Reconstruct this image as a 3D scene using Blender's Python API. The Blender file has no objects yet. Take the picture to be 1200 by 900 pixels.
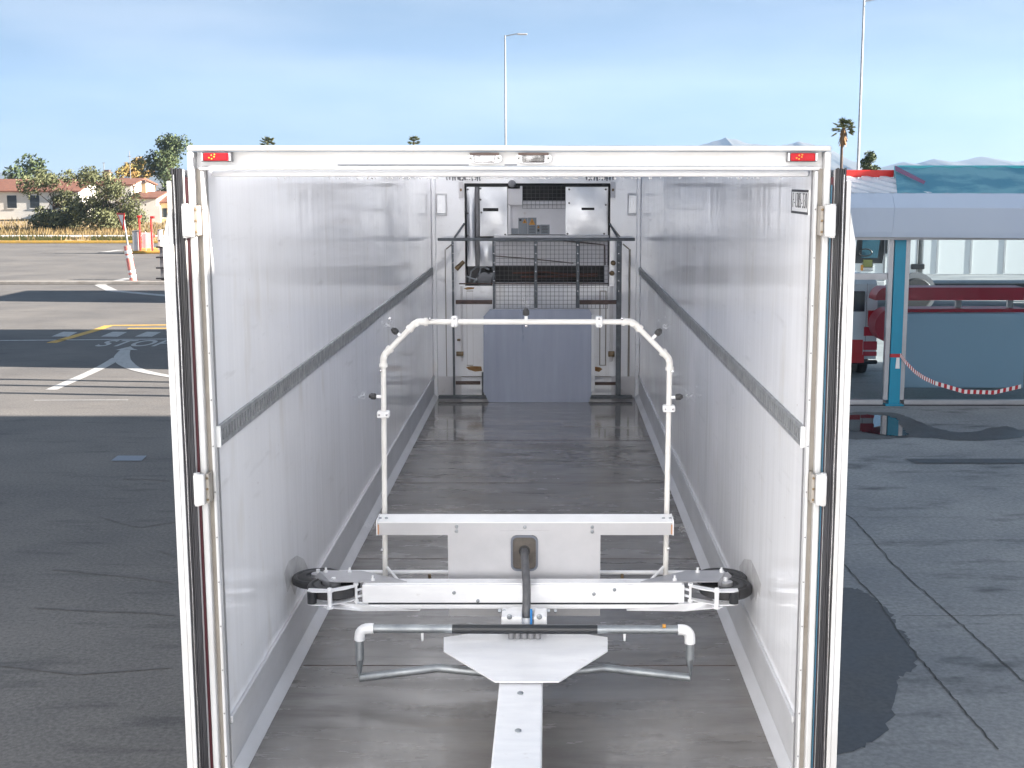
import bpy, bmesh, math, random
from mathutils import Vector, Matrix
random.seed(7)
S = bpy.context.scene
COL = S.collection
R = math.radians

# ------------------------------------------------------------------ camera
CX, CZ = 0.164, 3.825
PITCH, FPX, PPX, PPY = 0.15716, 1505.0, 644.6, 450.0
cam_d = bpy.data.cameras.new('camera'); cam = bpy.data.objects.new('camera', cam_d); COL.objects.link(cam)
cam_d.sensor_width = 36.0; cam_d.lens = 36.0 * FPX / 1200.0
cam_d.shift_x = -(PPX - 600.0) / 1200.0
cam_d.clip_start = 0.05; cam_d.clip_end = 20000
cam.location = (CX, 0, CZ); cam.rotation_euler = (math.pi / 2 - PITCH, 0, 0)
S.camera = cam

# ------------------------------------------------------------------ sky, sun, exposure
SUN_EL, SUN_AZ = R(20.0), R(6.0)          # azimuth: behind the +x axis
sun_dir = Vector((math.cos(SUN_EL) * math.cos(SUN_AZ), -math.cos(SUN_EL) * math.sin(SUN_AZ), math.sin(SUN_EL)))
W = bpy.data.worlds.new('World'); S.world = W; W.use_nodes = True
nt = W.node_tree; nt.nodes.clear()
out = nt.nodes.new('ShaderNodeOutputWorld'); bg = nt.nodes.new('ShaderNodeBackground')
sky = nt.nodes.new('ShaderNodeTexSky'); sky.sky_type = 'NISHITA'; sky.sun_disc = False
sky.sun_elevation = SUN_EL; sky.sun_rotation = math.atan2(sun_dir.x, sun_dir.y)
sky.air_density = 0.6; sky.dust_density = 0.0; sky.ozone_density = 3.0; sky.altitude = 50
tc = nt.nodes.new('ShaderNodeTexCoord'); mp = nt.nodes.new('ShaderNodeMapping'); mp.inputs['Scale'].default_value = (2.2, 2.2, 11.0)
nz = nt.nodes.new('ShaderNodeTexNoise'); nz.inputs['Scale'].default_value = 1.7; nz.inputs['Detail'].default_value = 7
rp = nt.nodes.new('ShaderNodeValToRGB'); rp.color_ramp.elements[0].position = .40; rp.color_ramp.elements[1].position = .72
rp.color_ramp.elements[0].color = (.56, .80, 1.06, 1); rp.color_ramp.elements[1].color = (1.12, 1.28, 1.44, 1)     # thin blue-grey veil, paler where it thickens
mx = nt.nodes.new('ShaderNodeMix'); mx.data_type = 'RGBA'; mx.inputs[0].default_value = .9
L = nt.links.new
L(tc.outputs['Generated'], mp.inputs['Vector']); L(mp.outputs['Vector'], nz.inputs['Vector']); L(nz.outputs['Fac'], rp.inputs['Fac'])
L(rp.outputs['Color'], mx.inputs[7]); L(sky.outputs['Color'], mx.inputs[6]); L(mx.outputs[2], bg.inputs['Color'])
bg.inputs['Strength'].default_value = 0.072
L(bg.outputs['Background'], out.inputs['Surface'])
sd = bpy.data.lights.new('sun', 'SUN'); sd.energy = 5.0; sd.angle = R(.55); sd.color = (1, .91, .80)
sun = bpy.data.objects.new('sun', sd); COL.objects.link(sun); sun.rotation_euler = sun_dir.to_track_quat('Z', 'Y').to_euler()
S.view_settings.view_transform = 'Standard'; S.view_settings.look = 'None'; S.view_settings.gamma = 1.0
S.view_settings.use_curve_mapping = False
S.view_settings.exposure = 2.52
S.render.engine = 'CYCLES'
S.cycles.max_bounces = 24; S.cycles.diffuse_bounces = 20; S.cycles.glossy_bounces = 10; S.cycles.transparent_max_bounces = 12
S.cycles.use_denoising = True
S.cycles.sample_clamp_indirect = 6

# ------------------------------------------------------------------ pixel rays of the surveyed photograph -> places in metres
def ray(px, py):
    f = Vector((0, math.cos(PITCH), -math.sin(PITCH))); u = Vector((0, math.sin(PITCH), math.cos(PITCH)))
    return f * FPX + Vector((px - PPX, 0, 0)) - u * (py - PPY)
def onY(px, py, Y): d = ray(px, py); t = Y / d.y; return Vector((CX + d.x * t, Y, CZ + d.z * t))
def onZ(px, py, Z=0.0): d = ray(px, py); t = (Z - CZ) / d.z; return Vector((CX + d.x * t, d.y * t, Z))
def onX(px, py, X): d = ray(px, py); t = (X - CX) / d.x; return Vector((X, d.y * t, CZ + d.z * t))

# ------------------------------------------------------------------ materials
def pm(name, c1, rough=.5, metal=0.0, c2=None, scale=6.0, lo=.35, hi=.65, stretch=(1, 1, 1), bump=0.0, bscale=None, bstretch=None,
       rough2=None, coat=0.0, detail=6.0, spec=None, specks=None, grain=None):
    m = bpy.data.materials.new(name); m.use_nodes = True; t = m.node_tree; N = t.nodes; lk = t.links.new
    b = N['Principled BSDF']; b.inputs['Roughness'].default_value = rough; b.inputs['Metallic'].default_value = metal
    b.inputs['Base Color'].default_value = (*c1, 1); b.inputs['Coat Weight'].default_value = coat
    if spec is not None: b.inputs['Specular IOR Level'].default_value = spec
    co = N.new('ShaderNodeTexCoord')
    def noise(sc, st, det=detail):
        mpp = N.new('ShaderNodeMapping'); mpp.inputs['Scale'].default_value = st; lk(co.outputs['Object'], mpp.inputs['Vector'])
        n = N.new('ShaderNodeTexNoise'); n.inputs['Scale'].default_value = sc; n.inputs['Detail'].default_value = det
        n.inputs['Roughness'].default_value = .6
        lk(mpp.outputs['Vector'], n.inputs['Vector']); return n
    last = None
    if c2 is not None:
        n = noise(scale, stretch); r = N.new('ShaderNodeMapRange'); r.inputs['From Min'].default_value = lo; r.inputs['From Max'].default_value = hi
        lk(n.outputs['Fac'], r.inputs['Value'])
        x = N.new('ShaderNodeMix'); x.data_type = 'RGBA'; x.inputs[6].default_value = (*c1, 1); x.inputs[7].default_value = (*c2, 1)
        lk(r.outputs['Result'], x.inputs[0]); last = x.outputs[2]
        if rough2 is not None:
            q = N.new('ShaderNodeMapRange'); q.inputs['To Min'].default_value = rough; q.inputs['To Max'].default_value = rough2
            lk(r.outputs['Result'], q.inputs['Value']); lk(q.outputs['Result'], b.inputs['Roughness'])
    if specks is not None:      # (colour, scale, low, high, amount, stretch)
        sc_, s_scale, s_lo, s_hi, amt, sst = specks
        n = noise(s_scale, sst, 8); r = N.new('ShaderNodeMapRange'); r.inputs['From Min'].default_value = s_lo; r.inputs['From Max'].default_value = s_hi
        r.inputs['To Max'].default_value = amt
        lk(n.outputs['Fac'], r.inputs['Value'])
        x = N.new('ShaderNodeMix'); x.data_type = 'RGBA'; x.inputs[7].default_value = (*sc_, 1)
        if last is not None: lk(last, x.inputs[6])
        else: x.inputs[6].default_value = (*c1, 1)
        lk(r.outputs['Result'], x.inputs[0]); last = x.outputs[2]
    if grain is not None:       # (scale, low factor, high factor): fine aggregate
        n = noise(grain[0], (1, 1, 1), 3); r = N.new('ShaderNodeMapRange'); r.inputs['From Min'].default_value = .3; r.inputs['From Max'].default_value = .7
        r.inputs['To Min'].default_value = grain[1]; r.inputs['To Max'].default_value = grain[2]; lk(n.outputs['Fac'], r.inputs['Value'])
        x = N.new('ShaderNodeMix'); x.data_type = 'RGBA'; x.blend_type = 'MULTIPLY'; x.inputs[0].default_value = 1
        if last is not None: lk(last, x.inputs[6])
        else: x.inputs[6].default_value = (*c1, 1)
        lk(r.outputs['Result'], x.inputs[7]); last = x.outputs[2]
    if last is not None: lk(last, b.inputs['Base Color'])
    if bump:
        n = noise(bscale or scale, bstretch or stretch, 4)
        bp = N.new('ShaderNodeBump'); bp.inputs['Strength'].default_value = bump; bp.inputs['Distance'].default_value = .01
        lk(n.outputs['Fac'], bp.inputs['Height']); lk(bp.outputs['Normal'], b.inputs['Normal'])
    return m

M = {}
M['asphalt'] = pm('asphalt', (.098, .094, .094), .85, c2=(.148, .139, .132), scale=.35, bump=.5, bscale=60, specks=((.03, .03, .032), 2.5, .56, .75, .6, (.35, 1.4, 1)), grain=(28, .72, 1.3))
M['concrete'] = pm('concrete', (.21, .21, .215), .6, c2=(.33, .325, .32), scale=.5, bump=.25, bscale=25, rough2=.8, specks=((.055, .055, .058), 1.3, .55, .7, .75, (.6, 1.6, 1)), grain=(22, .8, 1.2))
M['joint'] = pm('concrete_joint', (.055, .053, .052), .9, c2=(.13, .128, .126), scale=5)
M['wet'] = pm('wet_concrete', (.055, .055, .06), .40, c2=(.10, .098, .098), scale=1.4, rough2=.6, grain=(22, .8, 1.2))
M['puddle'] = pm('puddle_water', (.02, .02, .022), .015, spec=.7)
M['white_line'] = pm('road_paint_white', (.40, .40, .40), .7, c2=(.24, .235, .23), scale=7, lo=.5, hi=.75, specks=((.09, .085, .08), 20, .6, .7, .8, (1, 1, 1)))
M['faint_line'] = pm('worn_scratch', (.13, .125, .125), .8, c2=(.09, .085, .083), scale=9)
M['yellow_line'] = pm('road_paint_yellow', (.60, .36, .06), .7, c2=(.45, .28, .08), scale=5)
M['kerb'] = pm('kerb_stone', (.33, .31, .29), .85, c2=(.25, .23, .21), scale=3)
M['grass_soil'] = pm('dry_soil', (.24, .17, .10), .95, c2=(.33, .25, .14), scale=.5, bump=.6, bscale=4)
M['dry_grass'] = pm('dry_grass_blades', (.36, .25, .12), .9, c2=(.25, .20, .09), scale=.4)
M['weed'] = pm('green_weed', (.06, .09, .025), .9, c2=(.16, .15, .05), scale=.6)
M['mountain'] = pm('mountain_scrub', (.06, .075, .075), .95, c2=(.10, .10, .095), scale=.006)
M['render_white'] = pm('white_render', (.78, .75, .70), .85, c2=(.68, .65, .60), scale=.6)
M['render_cream'] = pm('cream_render', (.70, .52, .30), .85, c2=(.62, .45, .26), scale=.8)
M['tile'] = pm('clay_roof_tiles', (.20, .085, .055), .85, c2=(.14, .06, .042), scale=3, bump=.6, bscale=7, bstretch=(1, 1, 1))
M['window'] = pm('dark_window_glass', (.03, .04, .05), .1)
M['bark'] = pm('tree_bark', (.12, .085, .06), .9, c2=(.07, .05, .04), scale=5)
M['leaf_dark'] = pm('leaf_dark_green', (.030, .052, .018), .7, c2=(.075, .10, .032), scale=.55, lo=.4, hi=.6)
M['leaf_olive'] = pm('leaf_olive', (.075, .085, .034), .75, c2=(.115, .125, .055), scale=.8, lo=.4, hi=.6)
M['leaf_autumn'] = pm('leaf_autumn', (.13, .12, .03), .75, c2=(.28, .17, .045), scale=.5, lo=.4, hi=.6)
M['leaf_palm'] = pm('leaf_palm', (.06, .085, .022), .55, c2=(.14, .14, .04), scale=.8)
M['palm_dead'] = pm('palm_dead_frond', (.22, .13, .06), .9, c2=(.30, .18, .09), scale=2)
# trailer
M['frame'] = pm('white_frame_paint', (.62, .62, .63), .32, c2=(.55, .545, .54), scale=4, specks=((.30, .17, .08), 22, .68, .8, .35, (1, 1, 1)), bump=.05, bscale=12)
M['gasket'] = pm('grey_beige_gasket', (.36, .33, .29), .6, c2=(.30, .27, .24), scale=8, specks=((.16, .11, .07), 14, .62, .75, .6, (1, 1, .5)))
M['seal'] = pm('black_rubber_seal', (.010, .010, .013), .3, c2=(.035, .035, .042), scale=9, stretch=(1, 1, .15), bump=.4, bscale=14, bstretch=(1, 1, .12), rough2=.5)
M['maroon'] = pm('dark_red_strip', (.07, .008, .016), .45)
M['teal_strip'] = pm('teal_strip', (.02, .10, .16), .45)
M['steel'] = pm('galvanised_steel', (.36, .38, .40), .42, .75, c2=(.26, .28, .30), scale=11, rough2=.55)
M['kick'] = pm('scuffed_aluminium_plate', (.62, .62, .64), .40, .15, c2=(.54, .54, .55), scale=4, stretch=(1, .4, 1), rough2=.5)
M['track'] = pm('galvanised_track', (.34, .35, .36), .45, .45, c2=(.25, .26, .27), scale=14, rough2=.6)
M['smear'] = pm('grey_wet_smear', (.50, .49, .49), .2, c2=(.66, .65, .65), scale=9, lo=.35, hi=.62)
M['guard'] = pm('dull_galvanised_tube', (.15, .165, .18), .5, .3, c2=(.10, .11, .12), scale=14)
M['lamp_inside'] = pm('mottled_lamp_reflector', (.62, .62, .63), .25, .6, c2=(.05, .045, .045), scale=22, lo=.42, hi=.58)
M['alu'] = pm('aluminium_panel', (.72, .73, .75), .30, .85, c2=(.62, .63, .66), scale=3, rough2=.42, bump=.25, bscale=2.2)
M['dark_alu'] = pm('anodised_strip', (.16, .16, .17), .45, .5)
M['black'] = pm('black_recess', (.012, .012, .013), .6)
M['coil'] = pm('black_coil_fins', (.02, .02, .021), .55, c2=(.05, .048, .046), scale=9)
M['wire'] = pm('wire_mesh_steel', (.17, .165, .165), .5, .6)
M['unit_panel'] = pm('pale_unit_panel', (.74, .72, .73), .4, c2=(.66, .64, .64), scale=3, specks=((.25, .14, .07), 8, .64, .8, .5, (1, 1, 1)))
M['copper'] = pm('copper_pipe', (.16, .075, .055), .5, .3, c2=(.10, .06, .05), scale=10)
M['brown_bar'] = pm('dirty_brown_bar', (.075, .05, .045), .6, c2=(.13, .085, .07), scale=10)
M['rust'] = pm('rust_patch', (.30, .13, .035), .85, c2=(.42, .26, .12), scale=9)
M['brass'] = pm('brass_fitting', (.26, .18, .10), .45, .6, c2=(.16, .12, .08), scale=15)
M['red_lens'] = pm('red_lamp_lens', (.42, .004, .012), .35, spec=.25)
M['amber'] = pm('amber_reflection', (.85, .30, .05), .2)  # amber dots paint an orange reflection onto the red lens
M['grey_plastic'] = pm('grey_plastic', (.20, .20, .21), .45)
M['chrome'] = pm('chrome_lamp_body', (.60, .60, .62), .25, .9, c2=(.35, .35, .37), scale=25, specks=((.22, .12, .06), 18, .62, .75, .7, (1, 1, 1)))
M['board'] = pm('grey_blue_plastic_sheet', (.215, .245, .325), .26, .25, c2=(.31, .34, .43), scale=1.5, stretch=(2.4, 1, .25), rough2=.42, bump=.05, bscale=3)  # paler upright bands paint a soft sheen into the sheet's colour
M['board_edge'] = pm('white_sheet_edge', (.75, .75, .75), .4)
M['ink'] = pm('black_ink', (.03, .03, .035), .5)
M['sticker'] = pm('grey_sticker', (.25, .27, .29), .45, c2=(.20, .22, .24), scale=60, stretch=(1, 1, 3))
M['orange'] = pm('warning_orange', (.55, .25, .03), .45)
# machine
M['pipe'] = pm('cream_white_pipe', (.74, .72, .69), .35, c2=(.66, .64, .61), scale=9)
M['white_metal'] = pm('white_brushed_steel', (.84, .84, .85), .34, .15, c2=(.76, .76, .78), scale=14, stretch=(.3, 1, 1), rough2=.42, specks=((.30, .27, .25), 17, .62, .8, .4, (.6, 1, 1)))
M['flange_light'] = pm('lit_flange_white', (.86, .86, .86), .45, c2=(.80, .80, .80), scale=6)  # whiter colour paints the light lying on the beam's top flange
M['grey_metal'] = pm('grey_stainless_sheet', (.46, .46, .48), .36, .55, c2=(.41, .41, .43), scale=5, rough2=.45)
M['rubber'] = pm('black_tyre_rubber', (.022, .022, .024), .5, c2=(.045, .045, .048), scale=20, rough2=.65)
M['hose'] = pm('grey_black_hose', (.07, .07, .078), .5, c2=(.10, .10, .105), scale=30)
M['sleeve'] = pm('black_pipe_sleeve', (.02, .022, .026), .35)
M['recess'] = pm('hose_recess', (.10, .085, .07), .5, c2=(.06, .05, .045), scale=20)
M['rim'] = pm('recess_rim', (.12, .135, .17), .4)
M['blue'] = pm('blue_air_line', (.02, .20, .52), .4)
M['orange_edge'] = pm('orange_beam_edge', (.42, .22, .11), .5)
# right kiosk
M['fascia'] = pm('pale_blue_grey_fascia', (.43, .50, .62), .55, c2=(.46, .53, .64), scale=.8, specks=((.36, .42, .53), 2.0, .55, .75, .5, (1, 1, .4)))
M['white_sheet'] = pm('white_corrugated_sheet', (.74, .74, .76), .45, c2=(.66, .66, .69), scale=2)
M['red'] = pm('red_paint', (.58, .025, .02), .4, c2=(.50, .022, .02), scale=3)
M['dark_red'] = pm('dark_red_paint', (.38, .012, .03), .4)
M['turquoise'] = pm('turquoise_paint', (.06, .42, .47), .5, c2=(.09, .36, .42), scale=1.2)
M['mural'] = pm('teal_mural', (.04, .24, .34), .5, c2=(.16, .40, .46), scale=1.1, stretch=(1, 1, 1.5), lo=.42, hi=.58)
M['mauve'] = pm('mauve_paint', (.22, .09, .17), .5)
M['teal'] = pm('teal_column_paint', (.005, .25, .40), .4, c2=(.01, .22, .35), scale=2)
M['alu_post'] = pm('aluminium_profile', (.42, .43, .46), .4, .6, c2=(.36, .37, .40), scale=3)
M['van_white'] = pm('van_white_paint', (.55, .56, .60), .25, coat=.3)
M['truck_white'] = pm('truck_white_paint', (.72, .73, .73), .3, coat=.3)
M['red_bodywork'] = pm('red_car_paint', (.48, .02, .025), .3, coat=.4)
M['screen'] = pm('truck_windscreen', (.05, .12, .16), .08)
M['pale_blue'] = pm('pale_blue_panel', (.36, .44, .53), .5)
M['pale_pink'] = pm('faded_pink_paint', (.72, .24, .20), .6, c2=(.66, .20, .17), scale=3)
M['tape_red'] = pm('tape_red', (.42, .02, .03), .5)
M['tape_white'] = pm('tape_white', (.78, .78, .78), .5)
M['bounce_paint'] = pm('bounce_wall_paint', (.80, .84, .90), .8, c2=(.77, .81, .87), scale=.3)  # bluish white, cools the light bounced into the trailer
M['grey_box'] = pm('grey_box_paint', (.48, .48, .49), .5, c2=(.42, .42, .43), scale=3)

def glass_mat(nm='kiosk_glass', tint=(.80, .87, .90, 1), ior=1.2):
    m = bpy.data.materials.new(nm); m.use_nodes = True; t = m.node_tree; N = t.nodes; lk = t.links.new
    N.clear(); o = N.new('ShaderNodeOutputMaterial'); a = N.new('ShaderNodeBsdfTransparent'); a.inputs[0].default_value = tint
    g = N.new('ShaderNodeBsdfGlossy'); g.inputs['Roughness'].default_value = .02; f = N.new('ShaderNodeFresnel'); f.inputs[0].default_value = ior
    x = N.new('ShaderNodeMixShader'); lk(f.outputs[0], x.inputs[0]); lk(a.outputs[0], x.inputs[1]); lk(g.outputs[0], x.inputs[2]); lk(x.outputs[0], o.inputs[0])
    return m
M['glass'] = glass_mat()
def spray_mat():
    m = bpy.data.materials.new('water_spray'); m.use_nodes = True; t = m.node_tree; N = t.nodes; lk = t.links.new
    N.clear(); o = N.new('ShaderNodeOutputMaterial'); a = N.new('ShaderNodeBsdfTransparent')
    g = N.new('ShaderNodeBsdfDiffuse'); g.inputs[0].default_value = (.9, .92, .95, 1)
    x = N.new('ShaderNodeMixShader'); x.inputs[0].default_value = .35; lk(a.outputs[0], x.inputs[1]); lk(g.outputs[0], x.inputs[2]); lk(x.outputs[0], o.inputs[0])
    return m
M['clear_lens'] = glass_mat('clear_lamp_lens', (.93, .93, .93, 1), 1.45)
M['spray'] = spray_mat()
def roof_mat():  # translucence added so daylight brightens the trailer's inside
    m = bpy.data.materials.new('added_translucent_roof'); m.use_nodes = True; t = m.node_tree; N = t.nodes; lk = t.links.new
    N.clear(); o = N.new('ShaderNodeOutputMaterial'); a = N.new('ShaderNodeBsdfTranslucent'); a.inputs[0].default_value = (.93, .955, 1, 1)
    g = N.new('ShaderNodeBsdfDiffuse'); g.inputs[0].default_value = (.85, .86, .88, 1)
    x = N.new('ShaderNodeMixShader'); x.inputs[0].default_value = .38; lk(a.outputs[0], x.inputs[1]); lk(g.outputs[0], x.inputs[2]); lk(x.outputs[0], o.inputs[0])
    return m
M['roof_sheet'] = roof_mat()

def wall_mat():
    """Glossy white GRP wall: vertical ripple, faint stains, water runs."""
    m = bpy.data.materials.new('white_grp_wall'); m.use_nodes = True; t = m.node_tree; N = t.nodes; lk = t.links.new
    b = N['Principled BSDF']; b.inputs['Roughness'].default_value = .22
    b.inputs['Specular IOR Level'].default_value = .9
    co = N.new('ShaderNodeTexCoord')
    def noise(sc, st, det=5):
        a = N.new('ShaderNodeMapping'); a.inputs['Scale'].default_value = st; lk(co.outputs['Object'], a.inputs['Vector'])
        n = N.new('ShaderNodeTexNoise'); n.inputs['Scale'].default_value = sc; n.inputs['Detail'].default_value = det; lk(a.outputs['Vector'], n.inputs['Vector']); return n
    def layer(prev, col, n, lo, hi, amt):
        r = N.new('ShaderNodeMapRange'); r.inputs['From Min'].default_value = lo; r.inputs['From Max'].default_value = hi; r.inputs['To Max'].default_value = amt
        lk(n.outputs['Fac'], r.inputs['Value'])
        x = N.new('ShaderNodeMix'); x.data_type = 'RGBA'; x.inputs[7].default_value = (*col, 1)
        if isinstance(prev, tuple): x.inputs[6].default_value = (*prev, 1)
        else: lk(prev, x.inputs[6])
        lk(r.outputs['Result'], x.inputs[0]); return x.outputs[2]
    c = layer((.90, .90, .92), (.80, .79, .79), noise(1.3, (1, .8, 1.4), 8), .5, .75, .55)
    c = layer(c, (.70, .68, .67), noise(3.0, (1, 2.2, .12), 6), .56, .8, .35)
    c = layer(c, (.55, .46, .32), noise(3.4, (1, 1.3, .5), 9), .60, .80, .30)
    c = layer(c, (.50, .48, .47), noise(7, (1, .35, 2.2), 8), .64, .80, .30)
    c = layer(c, (.30, .16, .12), noise(34, (1, 1, 1), 2), .74, .80, .6)
    lk(c, b.inputs['Base Color'])
    n = noise(9, (1, 1.2, .05), 3); n2 = noise(2.2, (1, 1, .25), 2)
    ad = N.new('ShaderNodeMath'); ad.operation = 'MULTIPLY_ADD'; ad.inputs[1].default_value = .35; lk(n.outputs['Fac'], ad.inputs[0]); lk(n2.outputs['Fac'], ad.inputs[2])
    bp = N.new('ShaderNodeBump'); bp.inputs['Strength'].default_value = .2; bp.inputs['Distance'].default_value = .02
    lk(ad.outputs[0], bp.inputs['Height']); lk(bp.outputs['Normal'], b.inputs['Normal'])
    r = noise(1.1, (1, 1, .8), 4); q = N.new('ShaderNodeMapRange'); q.inputs['From Min'].default_value = .35; q.inputs['From Max'].default_value = .65
    q.inputs['To Min'].default_value = .035; q.inputs['To Max'].default_value = .17; lk(r.outputs['Fac'], q.inputs['Value']); lk(q.outputs['Result'], b.inputs['Roughness'])
    return m
M['wall'] = wall_mat()

def floor_mat():
    """Grimy dark floor sheets laid across; film of water makes it shine."""
    m = bpy.data.materials.new('grimy_wet_floor'); m.use_nodes = True; t = m.node_tree; N = t.nodes; lk = t.links.new
    b = N['Principled BSDF']
    co = N.new('ShaderNodeTexCoord')
    def noise(sc, st, det=7):
        a = N.new('ShaderNodeMapping'); a.inputs['Scale'].default_value = st; lk(co.outputs['Object'], a.inputs['Vector'])
        n = N.new('ShaderNodeTexNoise'); n.inputs['Scale'].default_value = sc; n.inputs['Detail'].default_value = det; n.inputs['Roughness'].default_value = .65
        lk(a.outputs['Vector'], n.inputs['Vector']); return n
    def mix(prev, col, fac):
        x = N.new('ShaderNodeMix'); x.data_type = 'RGBA'; x.inputs[7].default_value = (*col, 1)
        if isinstance(prev, tuple): x.inputs[6].default_value = (*prev, 1)
        else: lk(prev, x.inputs[6])
        lk(fac, x.inputs[0]); return x.outputs[2]
    def rng(n, lo, hi, a=0.0, c=1.0):
        r = N.new('ShaderNodeMapRange'); r.inputs['From Min'].default_value = lo; r.inputs['From Max'].default_value = hi
        r.inputs['To Min'].default_value = a; r.inputs['To Max'].default_value = c; lk(n, r.inputs['Value']); return r.outputs['Result']
    n1 = noise(1.6, (.55, 1.6, 1)); n2 = noise(6, (.3, 1.7, 1), 9); n3 = noise(2.2, (.5, 2.4, 1))
    c = mix((.155, .145, .138), (.25, .238, .23), rng(n1.outputs['Fac'], .38, .66))
    c = mix(c, (.07, .062, .056), rng(n2.outputs['Fac'], .52, .76, 0, .7))
    c = mix(c, (.20, .16, .125), rng(n3.outputs['Fac'], .58, .76, 0, .55))
    lk(c, b.inputs['Base Color'])
    sep = N.new('ShaderNodeSeparateXYZ'); lk(co.outputs['Object'], sep.inputs[0])
    wet = rng(sep.outputs['Y'], 7.30, 7.36)                   # the last sheet before the bulkhead stands under water
    base_r = rng(noise(1.5, (.6, 2.0, 1)).outputs['Fac'], .36, .66, .10, .38)
    x = N.new('ShaderNodeMix'); x.inputs[3].default_value = .05; lk(wet, x.inputs[0]); lk(base_r, x.inputs[2]); lk(x.outputs[0], b.inputs['Roughness'])
    b.inputs['Specular IOR Level'].default_value = .6
    bp = N.new('ShaderNodeBump'); bp.inputs['Strength'].default_value = .12; bp.inputs['Distance'].default_value = .005
    lk(noise(30, (.4, 1, 1), 3).outputs['Fac'], bp.inputs['Height']); lk(bp.outputs['Normal'], b.inputs['Normal'])
    return m
M['floor'] = floor_mat()

# ------------------------------------------------------------------ builders
def tag(o, label=None, cat=None, group=None, kind=None):
    if label: o['label'] = label
    if cat: o['category'] = cat
    if group: o['group'] = group
    if kind: o['kind'] = kind
    return o
def world_loc(o):
    v = Vector((0, 0, 0))
    while o: v += o.location; o = o.parent
    return v
def thing(name, label, cat, loc=(0, 0, 0), group=None):
    o = bpy.data.objects.new(name, None); COL.objects.link(o); o.location = loc; o.empty_display_size = .2
    return tag(o, label, cat, group)
SPLIT = {'bolt', 'rivet', 'arch_brace', 'screw', 'wall_pressing', 'end_clip', 'grub_screw', 'amber_glint', 'frame_post', 'nozzle', 'solenoid', 'valve_block', 'outlet', 'pipe_elbow', 'floor_seam',
         'ceiling_hook', 'lock_fitting', 'locking_rod', 'cross_bar', 'drip_drop', 'warning_triangle', 'scuff_mark', 'orange_strip', 'end_plate', 'unit_cable', 'refrigerant_pipe',
         'coolant_hose', 'warning_sticker', 'panel_rail', 'unit_trim', 'feed_pipe', 'link_rod', 'corner_stripe', 'kick_strip', 'lamp_clip', 'leg', 'opening_frame', 'sill_rail'}
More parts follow.
